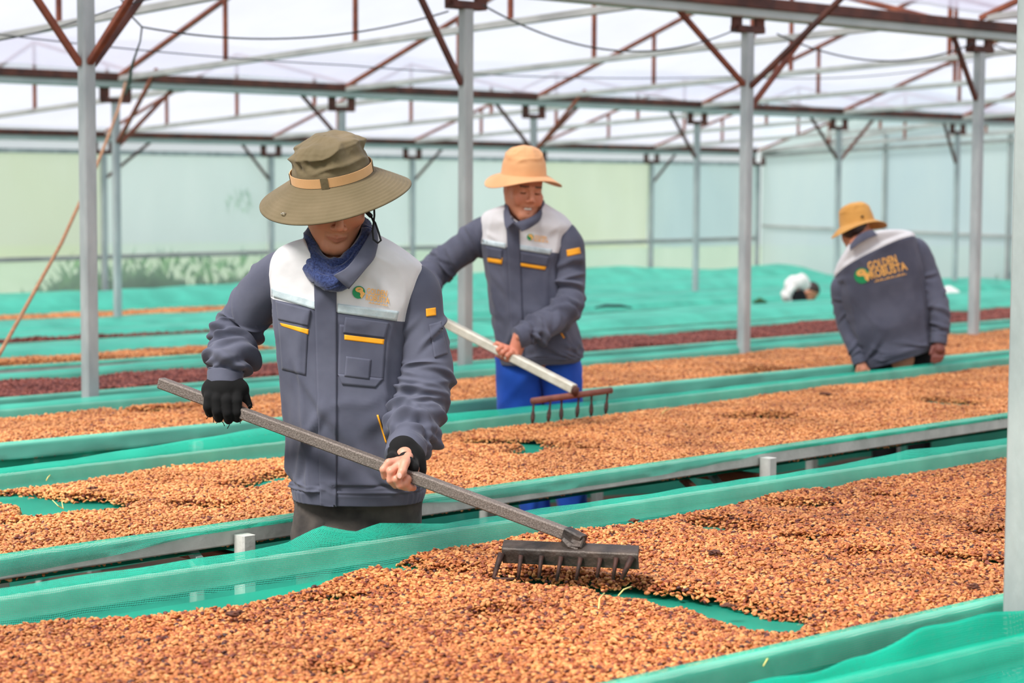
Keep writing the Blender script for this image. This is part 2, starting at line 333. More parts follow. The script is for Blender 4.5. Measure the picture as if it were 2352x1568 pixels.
def bed(label, front, back, t0, t1, legs, prof_f, prof_b, netm, seed=0, lower=True, curtain=True, group=None, step=.05, leg_up=False, braces=(), crossbars=True):
    tm = (t0 + t1) / 2; cm = (front(tm) + back(tm)) / 2
    r = empty('drying_bed', W(tm, cm, gz(cm)), label, 'drying bed', group)
    for nm, fn in (('front_rail', front), ('back_rail', back)):
        geos = []; tt = np.linspace(t0, t1, 6)
        geos = [box_geo(W(a, fn(a), zr(fn(a)) - RH / 2), W(b, fn(b), zr(fn(b)) - RH / 2), RW, RH) for a, b in zip(tt[:-1], tt[1:])]
        V, Fc = merge(*geos); mesh(nm, V, Fc, RAILG, r)
    for t in legs:
        for fn, s in ((front, -1), (back, 1)):
            c = fn(t) + s * .012 - (.03 if s < 0 and leg_up else 0); z = zr(fn(t))
            bar('leg', W(t, c, gz(c) - .05), W(t, c, z - ((.022 if leg_up else .052) if s < 0 else .052)), .045, .04, RAILG, r, up=(D2[0], D2[1], 0))
        if crossbars: bar('crossbar', W(t + .03, front(t), zr(front(t)) - .105), W(t + .03, back(t), zr(back(t)) - .105), .035, .04, RUST, r)
    for a, b, m_ in braces: bar('brace', a, b, .022, .022, m_, r)
    if lower:
        cb = lambda t: front(t) + .02
        geos = [box_geo(W(t0, cb(t0), zr(front(t0)) - .54), W(t1, cb(t1), zr(front(t1)) - .54), .04, .06)]
        V, Fc = merge(*geos); mesh('base_rail', V, Fc, RAILB, r)
    if curtain:
        tt = np.arange(t0, t1, .08); V = []
        for dz in (-.052, -.2, -.36, -.50):
            for t in tt: V.append(W(t, front(t) + .03 + .010 * math.sin(t * 11 + seed) * (-dz * 3), zr(front(t)) + dz + (0.02 * math.sin(t * 3 + seed) if dz < -.3 else 0)))
        n = len(tt); Fc = [(i * n + j, i * n + j + 1, (i + 1) * n + j + 1, (i + 1) * n + j) for i in range(3) for j in range(n - 1)]
        mesh('hanging_net', V, Fc, CURT, r, smooth=True)
    tt = np.arange(t0, t1, .15); V = []
    for k in range(5):
        for t in tt: c = front(t) + .03 + (back(t) - front(t) - .06) * k / 4; V.append(W(t, c, zr(c) - .068 - .012 * math.sin(math.pi * k / 4)))
    n = len(tt); Fc = [(i * n + j, i * n + j + 1, (i + 1) * n + j + 1, (i + 1) * n + j) for i in range(4) for j in range(n - 1)]
    mesh('tray_net', V, Fc, TRAYN, r, smooth=True)
    V, Fc, UV = net_geo(front, back, t0, t1, prof_f, prof_b, step, seed=seed)
    mesh('net', V, Fc, netm, r, smooth=True, uvs=UV)
    return r
def pf(hang, seed, o=.018):                                         # front: net folded over the rail and hanging outside by hang(t)
    def f(t):
        h = hang(t); wv = .004 * math.sin(t * 13 + seed) + .003 * math.sin(t * 29 + seed)
        return [(-o - .004 + wv, -h), (-o - .006 - wv, -h * .6), (-o, -.012), (-o, .003), (0, .006), (o, .004), (o + .004, -.03), (o + .012, -.052)]
    return f
def pb(lip, seed, out=.05, drop=.02, o=.018):                       # back: net rises inside the rail, a lip stands above it and folds outwards
    def f(t):
        l = lip(t); wv = .006 * math.sin(t * 9 + seed) + .005 * math.sin(t * 23 + seed * 2)
        return [(-o - .012, -.055), (-o - .004, -.03), (-o, .002), (-o + .004, .004 + l * .3), (o * .3 + wv * .5, .004 + l * .8), (o + wv, .006 + l), (out * .8 + wv, l * .75 + .004), (out + wv, -drop)]
    return f
def wav(a, b, s, k=1.0): return lambda t: a + (b - a) * float(fbm(t * k, s * 7.7, 1.0, s, 2))

B1f, B1b = line([(1.5, 2.33), (4.5, 2.32)]), line([(1.87, 3.69), (5.54, 3.80)])
B2f, B2b = line([(2.08, 4.12), (6.36, 4.36)]), line([(2.8, 5.42), (8.85, 6.02)])
B3f, B3b = line([(3.1, 6.12), (7.6, 6.25)]), line([(3.7, 7.28), (11.6, 7.85)])
B4f, B4b = line([(4, 7.80), (9, 8.15)]), line([(4.7, 9.13), (12.4, 9.80)])
B5f, B5b = line([(5.1, 9.92), (12.6, 10.28)]), line([(5.1, 11.1), (12.6, 11.5)])
B6f, B6b = line([(5, 11.95), (12, 12.2)]), line([(5, 12.9), (12, 13.2)])
B7f, B7b = line([(6, 13.3), (14, 13.5)]), line([(6, 14.5), (14, 14.7)])
B8f, B8b = line([(7, 15.1), (15, 15.3)]), line([(7, 16.3), (15, 16.5)])
B9f, B9b = line([(8, 16.8), (15, 16.9)]), line([(8, 18.2), (15, 18.3)])
B0b = line([(2.6, 2.10), (3.3, 2.08)]); B0f = lambda t: B0b(t) - 1.3

leg2 = [2.76, 4.88, 7.05]
brc = []
for pa, pbx, ya, yb_, m_ in (((1550, 1082), (1600, 1128), 6.4, 6.2, RUST), ((1626, 1080), (1660, 1122), 6.6, 6.4, GALV_RUST), ((430, 1250), (458, 1288), 4.95, 4.9, GALV_RUST)):
    brc.append((P(*pa, ya), P(*pbx, yb_), m_))
bed('nearest long drying bed in focus, heaped with tan beans under the big rake', B1f, B1b, .9, 6.9, [1.5, 3.62, 5.75], pf(wav(.05, .09, 3), 1), pb(lambda t: float(np.interp(t, [1.5, 2.2, 2.62, 2.72, 2.82, 2.9, 3.0, 3.1, 4.2, 4.8, 5.05, 5.6], [.008, .010, .014, .045, .018, .03, .02, .008, .006, .008, .022, .012])), 2, .03, .03), NET_FINE, 1, step=.025, lower=False, curtain=False)
bed('second drying bed, its bare grey front rail and legs showing behind the olive-hatted worker', B2f, B2b, 1.6, 10.3, leg2, pf(lambda t: float(np.interp(t, [1.9, 2.3, 2.6, 2.75, 3.3, 3.6, 4.2, 4.75, 4.95, 7], [.045, .035, .012, .002, .004, .028, .034, .02, .0, .0])), 4), pb(lambda t: float(np.interp(t, [2, 3, 3.4, 3.9, 4.4, 5.4, 6, 8], [.012, .012, .03, .05, .03, .012, .006, .006])), 5, .04, .03), NET_FINE, 2, braces=brc, step=.03, leg_up=True, lower=False, curtain=False)
bed('third drying bed, in front of the bending worker in grey', B3f, B3b, 2.6, 13.2, [3.9, 6.0, 8.2, 10.3], pf(wav(.04, .06, 8), 7), pb(wav(.0, .03, 9), 8), NET_FAR, 3, step=.06)
bed('fourth drying bed, loaded with dark red cherries', B4f, B4b, 3.4, 15.5, [4.6, 6.7, 8.9, 11, 13.2], pf(wav(.03, .06, 11), 9), pb(wav(.0, .03, 12), 3), NET_FAR, 4, step=.08)
bed('fifth drying bed with bare grey rail and a little orange pile at its left', B5f, B5b, 4.4, 17.5, [5.9, 8.0, 10.1, 12.2, 14.4], pf(lambda t: .004, 1), pb(wav(.0, .04, 13), 6), NET_FAR, 5, step=.1)
bed('sixth drying bed, covered with green net', B6f, B6b, 5.2, 19.5, [7, 9.1, 11.2, 13.3], pf(wav(.02, .06, 14), 2), pb(wav(.0, .05, 15), 7), NET_FAR, 6, step=.1)
bed('seventh drying bed, in front of the white-shirted stooping person', B7f, B7b, 6, 20.8, [8, 10, 12, 14], pf(wav(.03, .08, 16), 3), pb(wav(.0, .05, 17), 8), NET_FAR, 7, step=.12)
bed('eighth drying bed with a narrow orange strip of beans at the left', B8f, B8b, 7, 21.2, [9, 11, 13, 15], pf(wav(.04, .1, 18), 4), pb(wav(.0, .06, 19), 9), NET_FAR, 8, step=.14)
bed('ninth drying bed, farthest, running along the back wall', B9f, B9b, 7.6, 21.4, [10, 12, 14, 16], pf(wav(.04, .1, 20), 5), pb(wav(.0, .06, 21), 1), NET_FAR, 9, step=.14)
# the bed at the lower right corner, its loose bright net pulled up over the back rail
def pb0(t):
    l = float(np.interp(t, [1.6, 2.2, 2.4, 2.73, 2.87, 3.0, 3.2, 3.6], [.01, .012, .014, .018, .045, .044, .042, .04])) + .003 * math.sin(t * 31); wv = .006 * math.sin(t * 9) + .005 * math.sin(t * 21 + 1)
    return [(-.03, -.055), (-.022, -.03), (-.018, .004), (0, .006), (.016, .004), (.019 + wv * .3, -.012), (.026 + wv * .5, -.002), (.032 + wv * .7, l * .45), (.036 + wv, l * .85), (.040 + wv, l), (.045 + wv, l * .8), (.050, l * .3 - .05), (.055 - wv, -.14)]
bed('closest drying bed, at the lower right corner under a loose bright green net', B0f, B0b, .2, 4.4, [2.3, 3.9], pf(lambda t: .04, 5), pb0, NET_FLAP, 10, step=.02, lower=False, curtain=False)

# loose covers: nets rolled or draped over the far beds
def cover(label, fn0, fn1, t0, t1, h0, h1, seed, m=COVERN, kind_group=None):
    ts_ = np.arange(t0, t1, .12); V = []; K = 9
    for t in ts_:
        e = min(1, (t - t0) / .6, (t1 - t) / .6 + .05)
        for k in range(K):
            q = k / (K - 1); c = fn0(t) + (fn1(t) - fn0(t)) * q
            h = (h0 + (h1 - h0) * float(fbm(t, q * 2.2, .9, seed, 3))) * math.sin(math.pi * min(1, q * .94 + .03)) ** .6 * e
            V.append(W(t, c, zr(c) + .012 + h - (.06 if k in (0, K - 1) else 0)))
    Fc = [(i * K + j, i * K + j + 1, (i + 1) * K + j + 1, (i + 1) * K + j) for i in range(len(ts_) - 1) for j in range(K - 1)]
    return tag(mesh('cover_net', V, Fc, m, smooth=True), label, 'net')
cover('green net folded back over the fifth bed behind the small orange pile', lambda t: B5f(t) + .45, B5b, 4.6, 9.6, .02, .10, 1)
cover('long rumpled green net covering the fifth bed right of the smiling worker', lambda t: B5f(t) + .1, B5b, 9.8, 17, .02, .09, 2)
cover('smooth green net stretched over the sixth bed', lambda t: B6f(t) + .42, B6b, 5.4, 19.4, .01, .05, 3)
cover('crumpled green net on the seventh bed near the stooping white figure', B7f, B7b, 6.2, 20.6, .01, .07, 4)
cover('green net over the eighth bed, right of the narrow orange strip', B8f, B8b, 12.4, 21, .04, .13, 5)
cover('green net over the farthest bed by the back wall', B9f, B9b, 7.8, 21.2, .08, .26, 6)

# ------------------------------------------------------------------ coffee beans
def bean_proto(i, sx_, sy_, sz_, m, seg=8, rings=6):
    bm = bmesh.new(); bmesh.ops.create_uvsphere(bm, u_segments=seg, v_segments=rings, radius=.5)
    for v in bm.verts:
        x, y, z = v.co.z, v.co.y, v.co.x                            # long axis along x
        if z < 0: z *= .35; z += .10 * math.exp(-(y / .13) ** 2)
        y *= 1 - .25 * abs(x) ; z += .08 * x * x * (i - 1)
        v.co = (x * sx_, y * sy_, z * sz_)
    me = bpy.data.meshes.new('bean_%d' % i); bm.to_mesh(me); bm.free()
    me.polygons.foreach_set('use_smooth', [True] * len(me.polygons)); me.materials.append(m)
    return bpy.data.objects.new('bean_proto', me)
def bean_mat(name, stops, rough=.5):
    m = bpy.data.materials.new(name); m.use_nodes = True; N = m.node_tree.nodes; L = m.node_tree.links; b = N['Principled BSDF']
    oi = N.new('ShaderNodeObjectInfo'); r = N.new('ShaderNodeValToRGB'); L.new(oi.outputs['Random'], r.inputs[0])
    cr = r.color_ramp
    while len(cr.elements) < len(stops): cr.elements.new(.5)
    for e, (p_, c_) in zip(cr.elements, stops): e.position = p_; e.color = sr(*c_)
    nz = N.new('ShaderNodeTexNoise'); nz.inputs['Scale'].default_value = 2.6; nz.inputs['Detail'].default_value = 4; L.new(oi.outputs['Location'], nz.inputs['Vector'])   # damper and drier patches
    r2 = N.new('ShaderNodeValToRGB'); L.new(nz.outputs['Fac'], r2.inputs[0]); r2.color_ramp.elements[0].position = .38; r2.color_ramp.elements[1].position = .62; r2.color_ramp.elements[0].color = (.74, .69, .67, 1); r2.color_ramp.elements[1].color = (1.04, 1.02, 1.0, 1)
    mu = N.new('ShaderNodeMix'); mu.data_type = 'RGBA'; mu.blend_type = 'MULTIPLY'; mu.inputs[0].default_value = 1; L.new(r.outputs[0], mu.inputs[6]); L.new(r2.outputs[0], mu.inputs[7])
    L.new(mu.outputs[2], b.inputs['Base Color']); b.inputs['Roughness'].default_value = rough; b.inputs['Specular IOR Level'].default_value = .4
    return m
M_TAN = bean_mat('tan_coffee_parchment', [(0, (92, 48, 44)), (.05, (130, 62, 40)), (.12, (172, 96, 52)), (.35, (204, 134, 76)), (.7, (218, 150, 90)), (1, (236, 176, 114))])
M_MIX = bean_mat('tan_and_brown_coffee_parchment', [(0, (58, 32, 34)), (.05, (96, 44, 38)), (.12, (140, 68, 40)), (.28, (172, 98, 54)), (.6, (196, 124, 68)), (1, (224, 162, 100))])
M_RED = bean_mat('dark_red_dried_cherries', [(0, (92, 42, 40)), (.4, (124, 62, 54)), (.75, (146, 80, 68)), (1, (172, 104, 88))], .6)
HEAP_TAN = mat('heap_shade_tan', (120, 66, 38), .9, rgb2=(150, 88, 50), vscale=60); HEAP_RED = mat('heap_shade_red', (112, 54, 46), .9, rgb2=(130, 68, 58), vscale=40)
def inst_tree(protos):
    ng = bpy.data.node_groups.new('scatter_pieces', 'GeometryNodeTree')
    ng.interface.new_socket('Geometry', in_out='INPUT', socket_type='NodeSocketGeometry'); ng.interface.new_socket('Geometry', in_out='OUTPUT', socket_type='NodeSocketGeometry')
    N = ng.nodes; L = ng.links; gi = N.new('NodeGroupInput'); go = N.new('NodeGroupOutput')
    g2i = N.new('GeometryNodeGeometryToInstance')
    for p_ in protos:
        oi = N.new('GeometryNodeObjectInfo'); oi.inputs['Object'].default_value = p_; oi.inputs['As Instance'].default_value = True; L.new(oi.outputs['Geometry'], g2i.inputs[0])
    ip = N.new('GeometryNodeInstanceOnPoints'); ip.inputs['Pick Instance'].default_value = True; L.new(g2i.outputs[0], ip.inputs['Instance']); L.new(gi.outputs[0], ip.inputs['Points'])
    def attr(nm, dt):
        a = N.new('GeometryNodeInputNamedAttribute'); a.data_type = dt; a.inputs['Name'].default_value = nm; return a.outputs['Attribute']
    L.new(attr('pt', 'BOOLEAN'), ip.inputs['Selection']); L.new(attr('rot', 'FLOAT_VECTOR'), ip.inputs['Rotation']); L.new(attr('scl', 'FLOAT'), ip.inputs['Scale'])
    rv = N.new('FunctionNodeRandomValue'); rv.data_type = 'INT'; rv.inputs['Min'].default_value = 0; rv.inputs['Max'].default_value = len(protos) - 1; L.new(rv.outputs['Value'], ip.inputs['Instance Index'])
    jg = N.new('GeometryNodeJoinGeometry'); L.new(ip.outputs[0], jg.inputs[0]); L.new(gi.outputs[0], jg.inputs[0]); L.new(jg.outputs[0], go.inputs[0])
    return ng
def protos(m, n=3, seg=8, rings=6, s=1.0): return [bean_proto(i, .0112 * s, .0084 * s, .0068 * s, m, seg, rings) for i in range(n)]
def scatter_obj(name, pts, rot, scl, base, ng, mats, label, cat='coffee beans'):
    bv, bf = base; nb = len(bv); nv = nb + len(pts)
    me = bpy.data.meshes.new(name); allv = np.vstack([np.asarray(bv, float).reshape(-1, 3), pts]) if nb else pts
    me.from_pydata([], [], []); me.vertices.add(nv); me.vertices.foreach_set('co', allv.astype(np.float32).ravel())
    if nb:
        bf = np.asarray(bf); me.loops.add(bf.size); me.loops.foreach_set('vertex_index', bf.ravel()); me.polygons.add(len(bf)); me.polygons.foreach_set('loop_start', np.arange(0, bf.size, 4))
    me.update(calc_edges=True)
    a = me.attributes.new('pt', 'BOOLEAN', 'POINT'); a.data.foreach_set('value', np.r_[np.zeros(nb, bool), np.ones(len(pts), bool)])
    a = me.attributes.new('rot', 'FLOAT_VECTOR', 'POINT'); a.data.foreach_set('vector', np.vstack([np.zeros((nb, 3)), rot]).astype(np.float32).ravel())
    a = me.attributes.new('scl', 'FLOAT', 'POINT'); a.data.foreach_set('value', np.r_[np.zeros(nb), scl].astype(np.float32))
    o = link(name, me, mats); md = o.modifiers.new('scatter', 'NODES'); md.node_group = ng
    return tag(o, label, cat, kind='stuff')
def seg_dist(t, c, pts):
    d = np.full(t.shape, 9.0)
    for (a, b) in zip(pts[:-1], pts[1:]):
        ax, ay = a; bx, by = b; L2 = (bx - ax) ** 2 + (by - ay) ** 2 + 1e-9
        q = np.clip(((t - ax) * (bx - ax) + (c - ay) * (by - ay)) / L2, 0, 1); d = np.minimum(d, np.hypot(t - ax - q * (bx - ax), c - ay - q * (by - ay)))
    return d
def beans(label, front, back, t0, t1, ng, hm, seed, sp, gaps=(), thick=(.008, .03), mf=lambda t: .03, mb=lambda t: .05, size=1.0, extra=.45, mounds=(), gapn=.0, gap_s=2.2):
    def height(t, c):
        cf = np.vectorize(front)(t) if False else front(t); cb = back(t)
        h = thick[0] + (thick[1] - thick[0]) * fbm(t, c, 2.6, seed, 3) + .006 * (fbm(t, c, 11, seed + 3, 2) - .5)
        for (mt, mc, rr, hh) in mounds: h = h + hh * np.exp(-((t - mt) ** 2 + (c - mc) ** 2) / rr ** 2)
        edge = np.minimum(c - cf - mf(t) - .04 * vn(t, c, 6, seed), cb - c - mb(t) - .05 * vn(t, c, 5, seed + 1))
        h = np.minimum(h, edge * .6 + .004)
        for pts, wd in gaps:
            g = seg_dist(t, c, pts) - wd * (1.5 + 2.4 * vn(t, c, 12, seed + 5)); h = np.minimum(h, g * .8)
        if gapn > 0:
            g = (fbm(t * .55, c, gap_s * 2, seed + 8, 3) - gapn) ; h = np.minimum(h, (g) * .25)
        return h
    cmin = min(front(t0), front(t1)); cmax = max(back(t0), back(t1)); nt_, nc_ = int((t1 - t0) / sp), int((cmax - cmin) / sp)
    tt, c2 = np.meshgrid(t0 + sp * np.arange(nt_), cmin + sp * np.arange(nc_)); tt = tt.ravel(); c2 = c2.ravel()
    tt = tt + RNG.uniform(-.5, .5, tt.shape) * sp; c2 = c2 + RNG.uniform(-.5, .5, c2.shape) * sp
    ex = RNG.random(tt.shape) < extra; te = tt[ex] + RNG.uniform(-.5, .5, ex.sum()) * sp; ce = c2[ex] + RNG.uniform(-.5, .5, ex.sum()) * sp
    def world(t, c, z): return np.stack([D2[0] * t + N2[0] * c, D2[1] * t + N2[1] * c, z], 1)
    def keep(t, c):
        X = D2[0] * t + N2[0] * c; Y = D2[1] * t + N2[1] * c; z = np.interp(c, *ZC) - EYE
        px = CX + FPX * X / Y; py = 438 - FPX * z / Y; return (px > -420) & (px < 2800) & (py < 1800)
    floor_ = lambda c: np.interp(c, *ZC) - .058
    h = height(tt, c2); k = (h > .002) & keep(tt, c2); p1_ = world(tt[k], c2[k], floor_(c2[k]) + h[k] + RNG.uniform(-.0015, .0015, k.sum()))
    he = height(te, ce); k2 = (he > .006) & keep(te, ce); p2_ = world(te[k2], ce[k2], floor_(ce[k2]) + he[k2] + RNG.uniform(.002, .005, k2.sum()) * size)
    pts = np.vstack([p1_, p2_]); n = len(pts); tilt = .55
    rot = np.stack([RNG.normal(0, tilt, n) + math.pi * (RNG.random(n) < .35), RNG.normal(0, .35, n), RNG.uniform(0, 6.283, n)], 1)
    scl = RNG.normal(1.0, .13, n).clip(.65, 1.4) * size
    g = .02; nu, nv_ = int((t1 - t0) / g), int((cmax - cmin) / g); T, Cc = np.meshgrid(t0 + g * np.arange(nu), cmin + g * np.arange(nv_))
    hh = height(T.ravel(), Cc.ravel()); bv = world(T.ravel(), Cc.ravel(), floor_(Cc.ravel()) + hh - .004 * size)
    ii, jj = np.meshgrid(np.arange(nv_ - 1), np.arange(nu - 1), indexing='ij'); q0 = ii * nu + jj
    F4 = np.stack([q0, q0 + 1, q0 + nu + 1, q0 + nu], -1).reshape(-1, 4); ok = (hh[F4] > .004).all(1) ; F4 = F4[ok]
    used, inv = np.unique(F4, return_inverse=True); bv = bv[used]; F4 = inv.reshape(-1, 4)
    print(label[:40], n)
    return scatter_obj('coffee_beans', pts, rot, scl, (bv, F4), ng, [hm], label)
def pxl(*pts): return [bedpt(x, y, -.05) for x, y in pts]
G1 = [(pxl((1490, 1378), (1560, 1386), (1640, 1404), (1700, 1428), (1760, 1440)), .026), (pxl((1200, 1340), (1260, 1350), (1330, 1352)), .022), (pxl((1350, 1356), (1400, 1362), (1440, 1352)), .014),
      (pxl((905, 1305), (930, 1312)), .016), (pxl((1000, 1322), (1050, 1327)), .010), (pxl((735, 1385), (800, 1380)), .010), (pxl((1625, 1220), (1660, 1228), (1705, 1232)), .015), (pxl((1840, 1253), (1880, 1253)), .012),
      (pxl((1862, 1170), (1880, 1171)), .014), (pxl((2160, 1293), (2230, 1297), (2300, 1303)), .014), (pxl((2255, 1233), (2290, 1235)), .010), (pxl((1795, 1176), (1802, 1174)), .010), (pxl((1130, 1430), (1142, 1432)), .008),
      (pxl((760, 1555), (800, 1558)), .012), (pxl((2020, 1148), (2060, 1150)), .008), (pxl((1980, 1290), (1995, 1290)), .009)]
ngT = inst_tree(protos(M_MIX)); ngT2 = inst_tree(protos(M_TAN, 3, 6, 5)); ngR = inst_tree(protos(M_RED, 2, 6, 5, 1.1))
mb1 = lambda t: np.interp(t, [1.87, 2.1, 2.3, 2.5, 2.75, 3.0, 3.4, 3.7, 4.2, 5, 6], [.06, .16, .22, .18, .08, .03, .02, .10, .02, .0, -.01])
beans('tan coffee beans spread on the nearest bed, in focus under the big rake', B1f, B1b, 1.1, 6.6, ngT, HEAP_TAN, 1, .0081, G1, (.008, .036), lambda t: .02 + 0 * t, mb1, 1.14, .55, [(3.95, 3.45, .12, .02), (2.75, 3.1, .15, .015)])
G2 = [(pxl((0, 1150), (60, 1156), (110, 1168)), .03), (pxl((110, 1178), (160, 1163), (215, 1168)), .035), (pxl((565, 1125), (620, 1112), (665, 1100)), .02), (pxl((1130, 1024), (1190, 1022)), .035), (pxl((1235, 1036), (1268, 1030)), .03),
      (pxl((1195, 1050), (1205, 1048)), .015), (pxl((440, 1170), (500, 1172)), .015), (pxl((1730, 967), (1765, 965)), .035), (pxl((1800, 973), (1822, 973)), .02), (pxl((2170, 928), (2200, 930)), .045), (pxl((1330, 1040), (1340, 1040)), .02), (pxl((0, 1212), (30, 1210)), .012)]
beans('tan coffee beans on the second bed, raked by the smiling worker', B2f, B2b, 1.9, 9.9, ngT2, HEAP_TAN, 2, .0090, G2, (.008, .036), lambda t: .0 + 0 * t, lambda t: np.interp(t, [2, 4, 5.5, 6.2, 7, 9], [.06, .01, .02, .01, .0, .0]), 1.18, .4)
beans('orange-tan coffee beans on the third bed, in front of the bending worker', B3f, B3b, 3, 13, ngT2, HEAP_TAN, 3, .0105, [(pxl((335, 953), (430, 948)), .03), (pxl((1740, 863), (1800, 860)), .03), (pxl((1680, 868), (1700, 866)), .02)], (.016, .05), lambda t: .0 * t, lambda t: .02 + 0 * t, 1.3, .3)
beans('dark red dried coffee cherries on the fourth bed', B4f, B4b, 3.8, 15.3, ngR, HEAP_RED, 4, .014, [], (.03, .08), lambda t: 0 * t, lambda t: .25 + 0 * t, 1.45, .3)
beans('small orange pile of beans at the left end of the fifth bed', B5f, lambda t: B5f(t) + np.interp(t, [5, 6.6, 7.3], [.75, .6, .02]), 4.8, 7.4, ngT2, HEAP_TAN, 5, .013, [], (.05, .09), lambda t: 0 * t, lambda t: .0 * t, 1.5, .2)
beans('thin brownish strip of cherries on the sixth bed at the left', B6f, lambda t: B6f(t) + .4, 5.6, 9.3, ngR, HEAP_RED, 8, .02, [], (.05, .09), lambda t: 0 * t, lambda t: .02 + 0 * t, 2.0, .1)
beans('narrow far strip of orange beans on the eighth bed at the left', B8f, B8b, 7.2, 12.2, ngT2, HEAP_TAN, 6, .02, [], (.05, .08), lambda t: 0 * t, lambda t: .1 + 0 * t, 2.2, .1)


def leafy(name, label, cat, t0, t1, c0, c1, z0, hmax, n, m, seed, size=.12):
    g = np.random.default_rng(seed); V, Fc = [], []
    for i in range(n):
        t, c = g.uniform(t0, t1), g.uniform(c0, c1); h = hmax * (.45 + .55 * float(vn(t, c, 1.6, seed))) * g.uniform(.3, 1)
        base = W(t, c, z0 + h); a, b = g.uniform(0, 6.28), g.uniform(.2, 1.3); d_ = Vector((math.cos(a) * math.cos(b), math.sin(a) * math.cos(b), math.sin(b))) * size * g.uniform(.6, 1.5)
        s_ = d_.cross(Vector((0, 0, 1))).normalized() * size * .14; k = len(V); V += [tuple(base), tuple(base + d_ * .5 + s_), tuple(base + d_), tuple(base + d_ * .5 - s_)]; Fc.append((k, k + 1, k + 2, k + 3))
    return tag(mesh(name, V, Fc, m), label, cat, kind='stuff')
LEAF = mat('leaf_green', (70, 128, 66), .6, rgb2=(110, 160, 84), vscale=6, transl=.3)
LEAFD = mat('leaf_deep_green', (58, 100, 62), .7, rgb2=(84, 124, 76), vscale=4, transl=.2)
leafy('shrubbery', 'dark green undergrowth outside, pressing against the lower back wall at the left', 'shrub', 10.1, 14.2, 19.3, 20.2, gz(19.2), 1.12, 11000, LEAFD, 3, .2)
leafy('tall_grass', 'tall grass blades rising outside behind the back wall at the left', 'grass', 10.8, 14.4, 19.4, 19.9, gz(19.2) + .6, .85, 260, LEAF, 5, .22)
leafy('shrubbery', 'light leaves of a plant outside the wall beside the olive hat', 'shrub', 12.75, 13.1, 19.25, 19.5, 1.2, .45, 34, LEAF, 8, .13)
leafy('shrubbery', 'green plants outside the right end wall low at the far right', 'shrub', 21.95, 22.6, 12.6, 15.2, gz(14), 1.2, 900, LEAF, 9, .2)

# cables and the tan rope
ca = tube_geo([P(262, -30, 9.2), P(300, 35, 9.2), P(326, 62, 9.2)] + sag(P(326, 62, 9.2), P(1030, 26, 9.85), .09)[1:], .0045, 6)
cb_ = tube_geo(sag(P(1110, 12, 9.85), P(1690, 68, 11.2), .17), .0045, 6); cd_ = tube_geo(sag(P(1785, 78, 11.2), P(2235, 100, 12.7), .13), .005, 6)
ce_ = tube_geo([P(2285, 105, 12.7), P(2330, 120, 12.9), P(2420, 150, 13.1)], .005, 6)
V, Fc = merge(ca, cb_, cd_, ce_)
tag(mesh('overhead_cable', V, Fc, BLACKC, smooth=True), 'thick black cable sagging from post bracket to post bracket across the top', 'cable')
V, Fc = tube_geo(sag(P(-60, 72, 10), P(800, 150, 12), .02) + sag(P(800, 150, 12), P(1700, 175, 14.5), .04)[1:] + sag(P(1700, 175, 14.5), P(2420, 90, 16), .12)[1:], .0035, 5)
tag(mesh('thin_wire', V, Fc, BLACKC, smooth=True), 'very thin dark wire running under the roof film from left to right', 'wire')
V, Fc = tube_geo(sag(P(-60, 102, 9), P(275, 15, 8.6), .02) + [P(420, -20, 8.6)], .003, 5)
tag(mesh('thin_wire', V, Fc, BLACKC, smooth=True), 'thin wire rising to the right at the upper left corner', 'wire')
V, Fc = tube_geo([P(326, 62, 9.2), P(322, 95, 9.4), P(303, 150, 10.5), P(297, 190, 12), P(288, 215, 13.6)], [.004, .004, .007, .012, .008], 7)
tag(mesh('hanging_cable', V, Fc, BLACKC, smooth=True), 'black cable end hanging down to the gutter at the upper left', 'cable')
ROPE = mat('tan_rope_fibre', (164, 116, 82), .9, rgb2=(186, 140, 104), vscale=40)
V, Fc = tube_geo([P(288, 190, 13.7), P(272, 250, 12.8), P(250, 310, 12), P(222, 380, 11.2), P(190, 450, 10.5), P(140, 560, 9.7), P(55, 712, 8.8), P(0, 810, 8.2), P(-60, 900, 7.8)], .009, 7)
tag(mesh('rope', V, Fc, ROPE, smooth=True), 'tan rope stretched slantwise down the left side from the gutter', 'rope')
DARKC = mat('dark_cloth', (44, 50, 56), .9)
def lump(name, pts, r, m, label, cat):
    V, Fc = tube_geo(pts, r, 10); mm = [Vector(v) for v in V]; V = [tuple(v + Vector((0, 0, .012 * (mnoise.noise(v * 22))))) for v in mm]; return tag(mesh(name, V, Fc, m, smooth=True), label, cat)
lump('dark_cloth', [P(1366, 706, 17.0), P(1390, 702, 17.0), P(1425, 702, 17.1), P(1452, 707, 17.2)], [.006, .014, .016, .005], DARKC, 'dark cloth lying on the green net beside the right elbow of the smiling worker', 'cloth')
lump('leaf_debris', [P(1730, 696, 17.6), P(1745, 690, 17.6), P(1762, 696, 17.6)], [.012, .03, .012], LEAFD, 'small heap of green leaves on the far net right of the tall post', 'leaves')
lump('leaf_debris', [P(1843, 803, 12.6), P(1852, 800, 12.6), P(1862, 804, 12.6)], [.008, .016, .008], RUSTDK, 'brown dry leaf on the red cherry bed edge left of the bending worker', 'leaf')
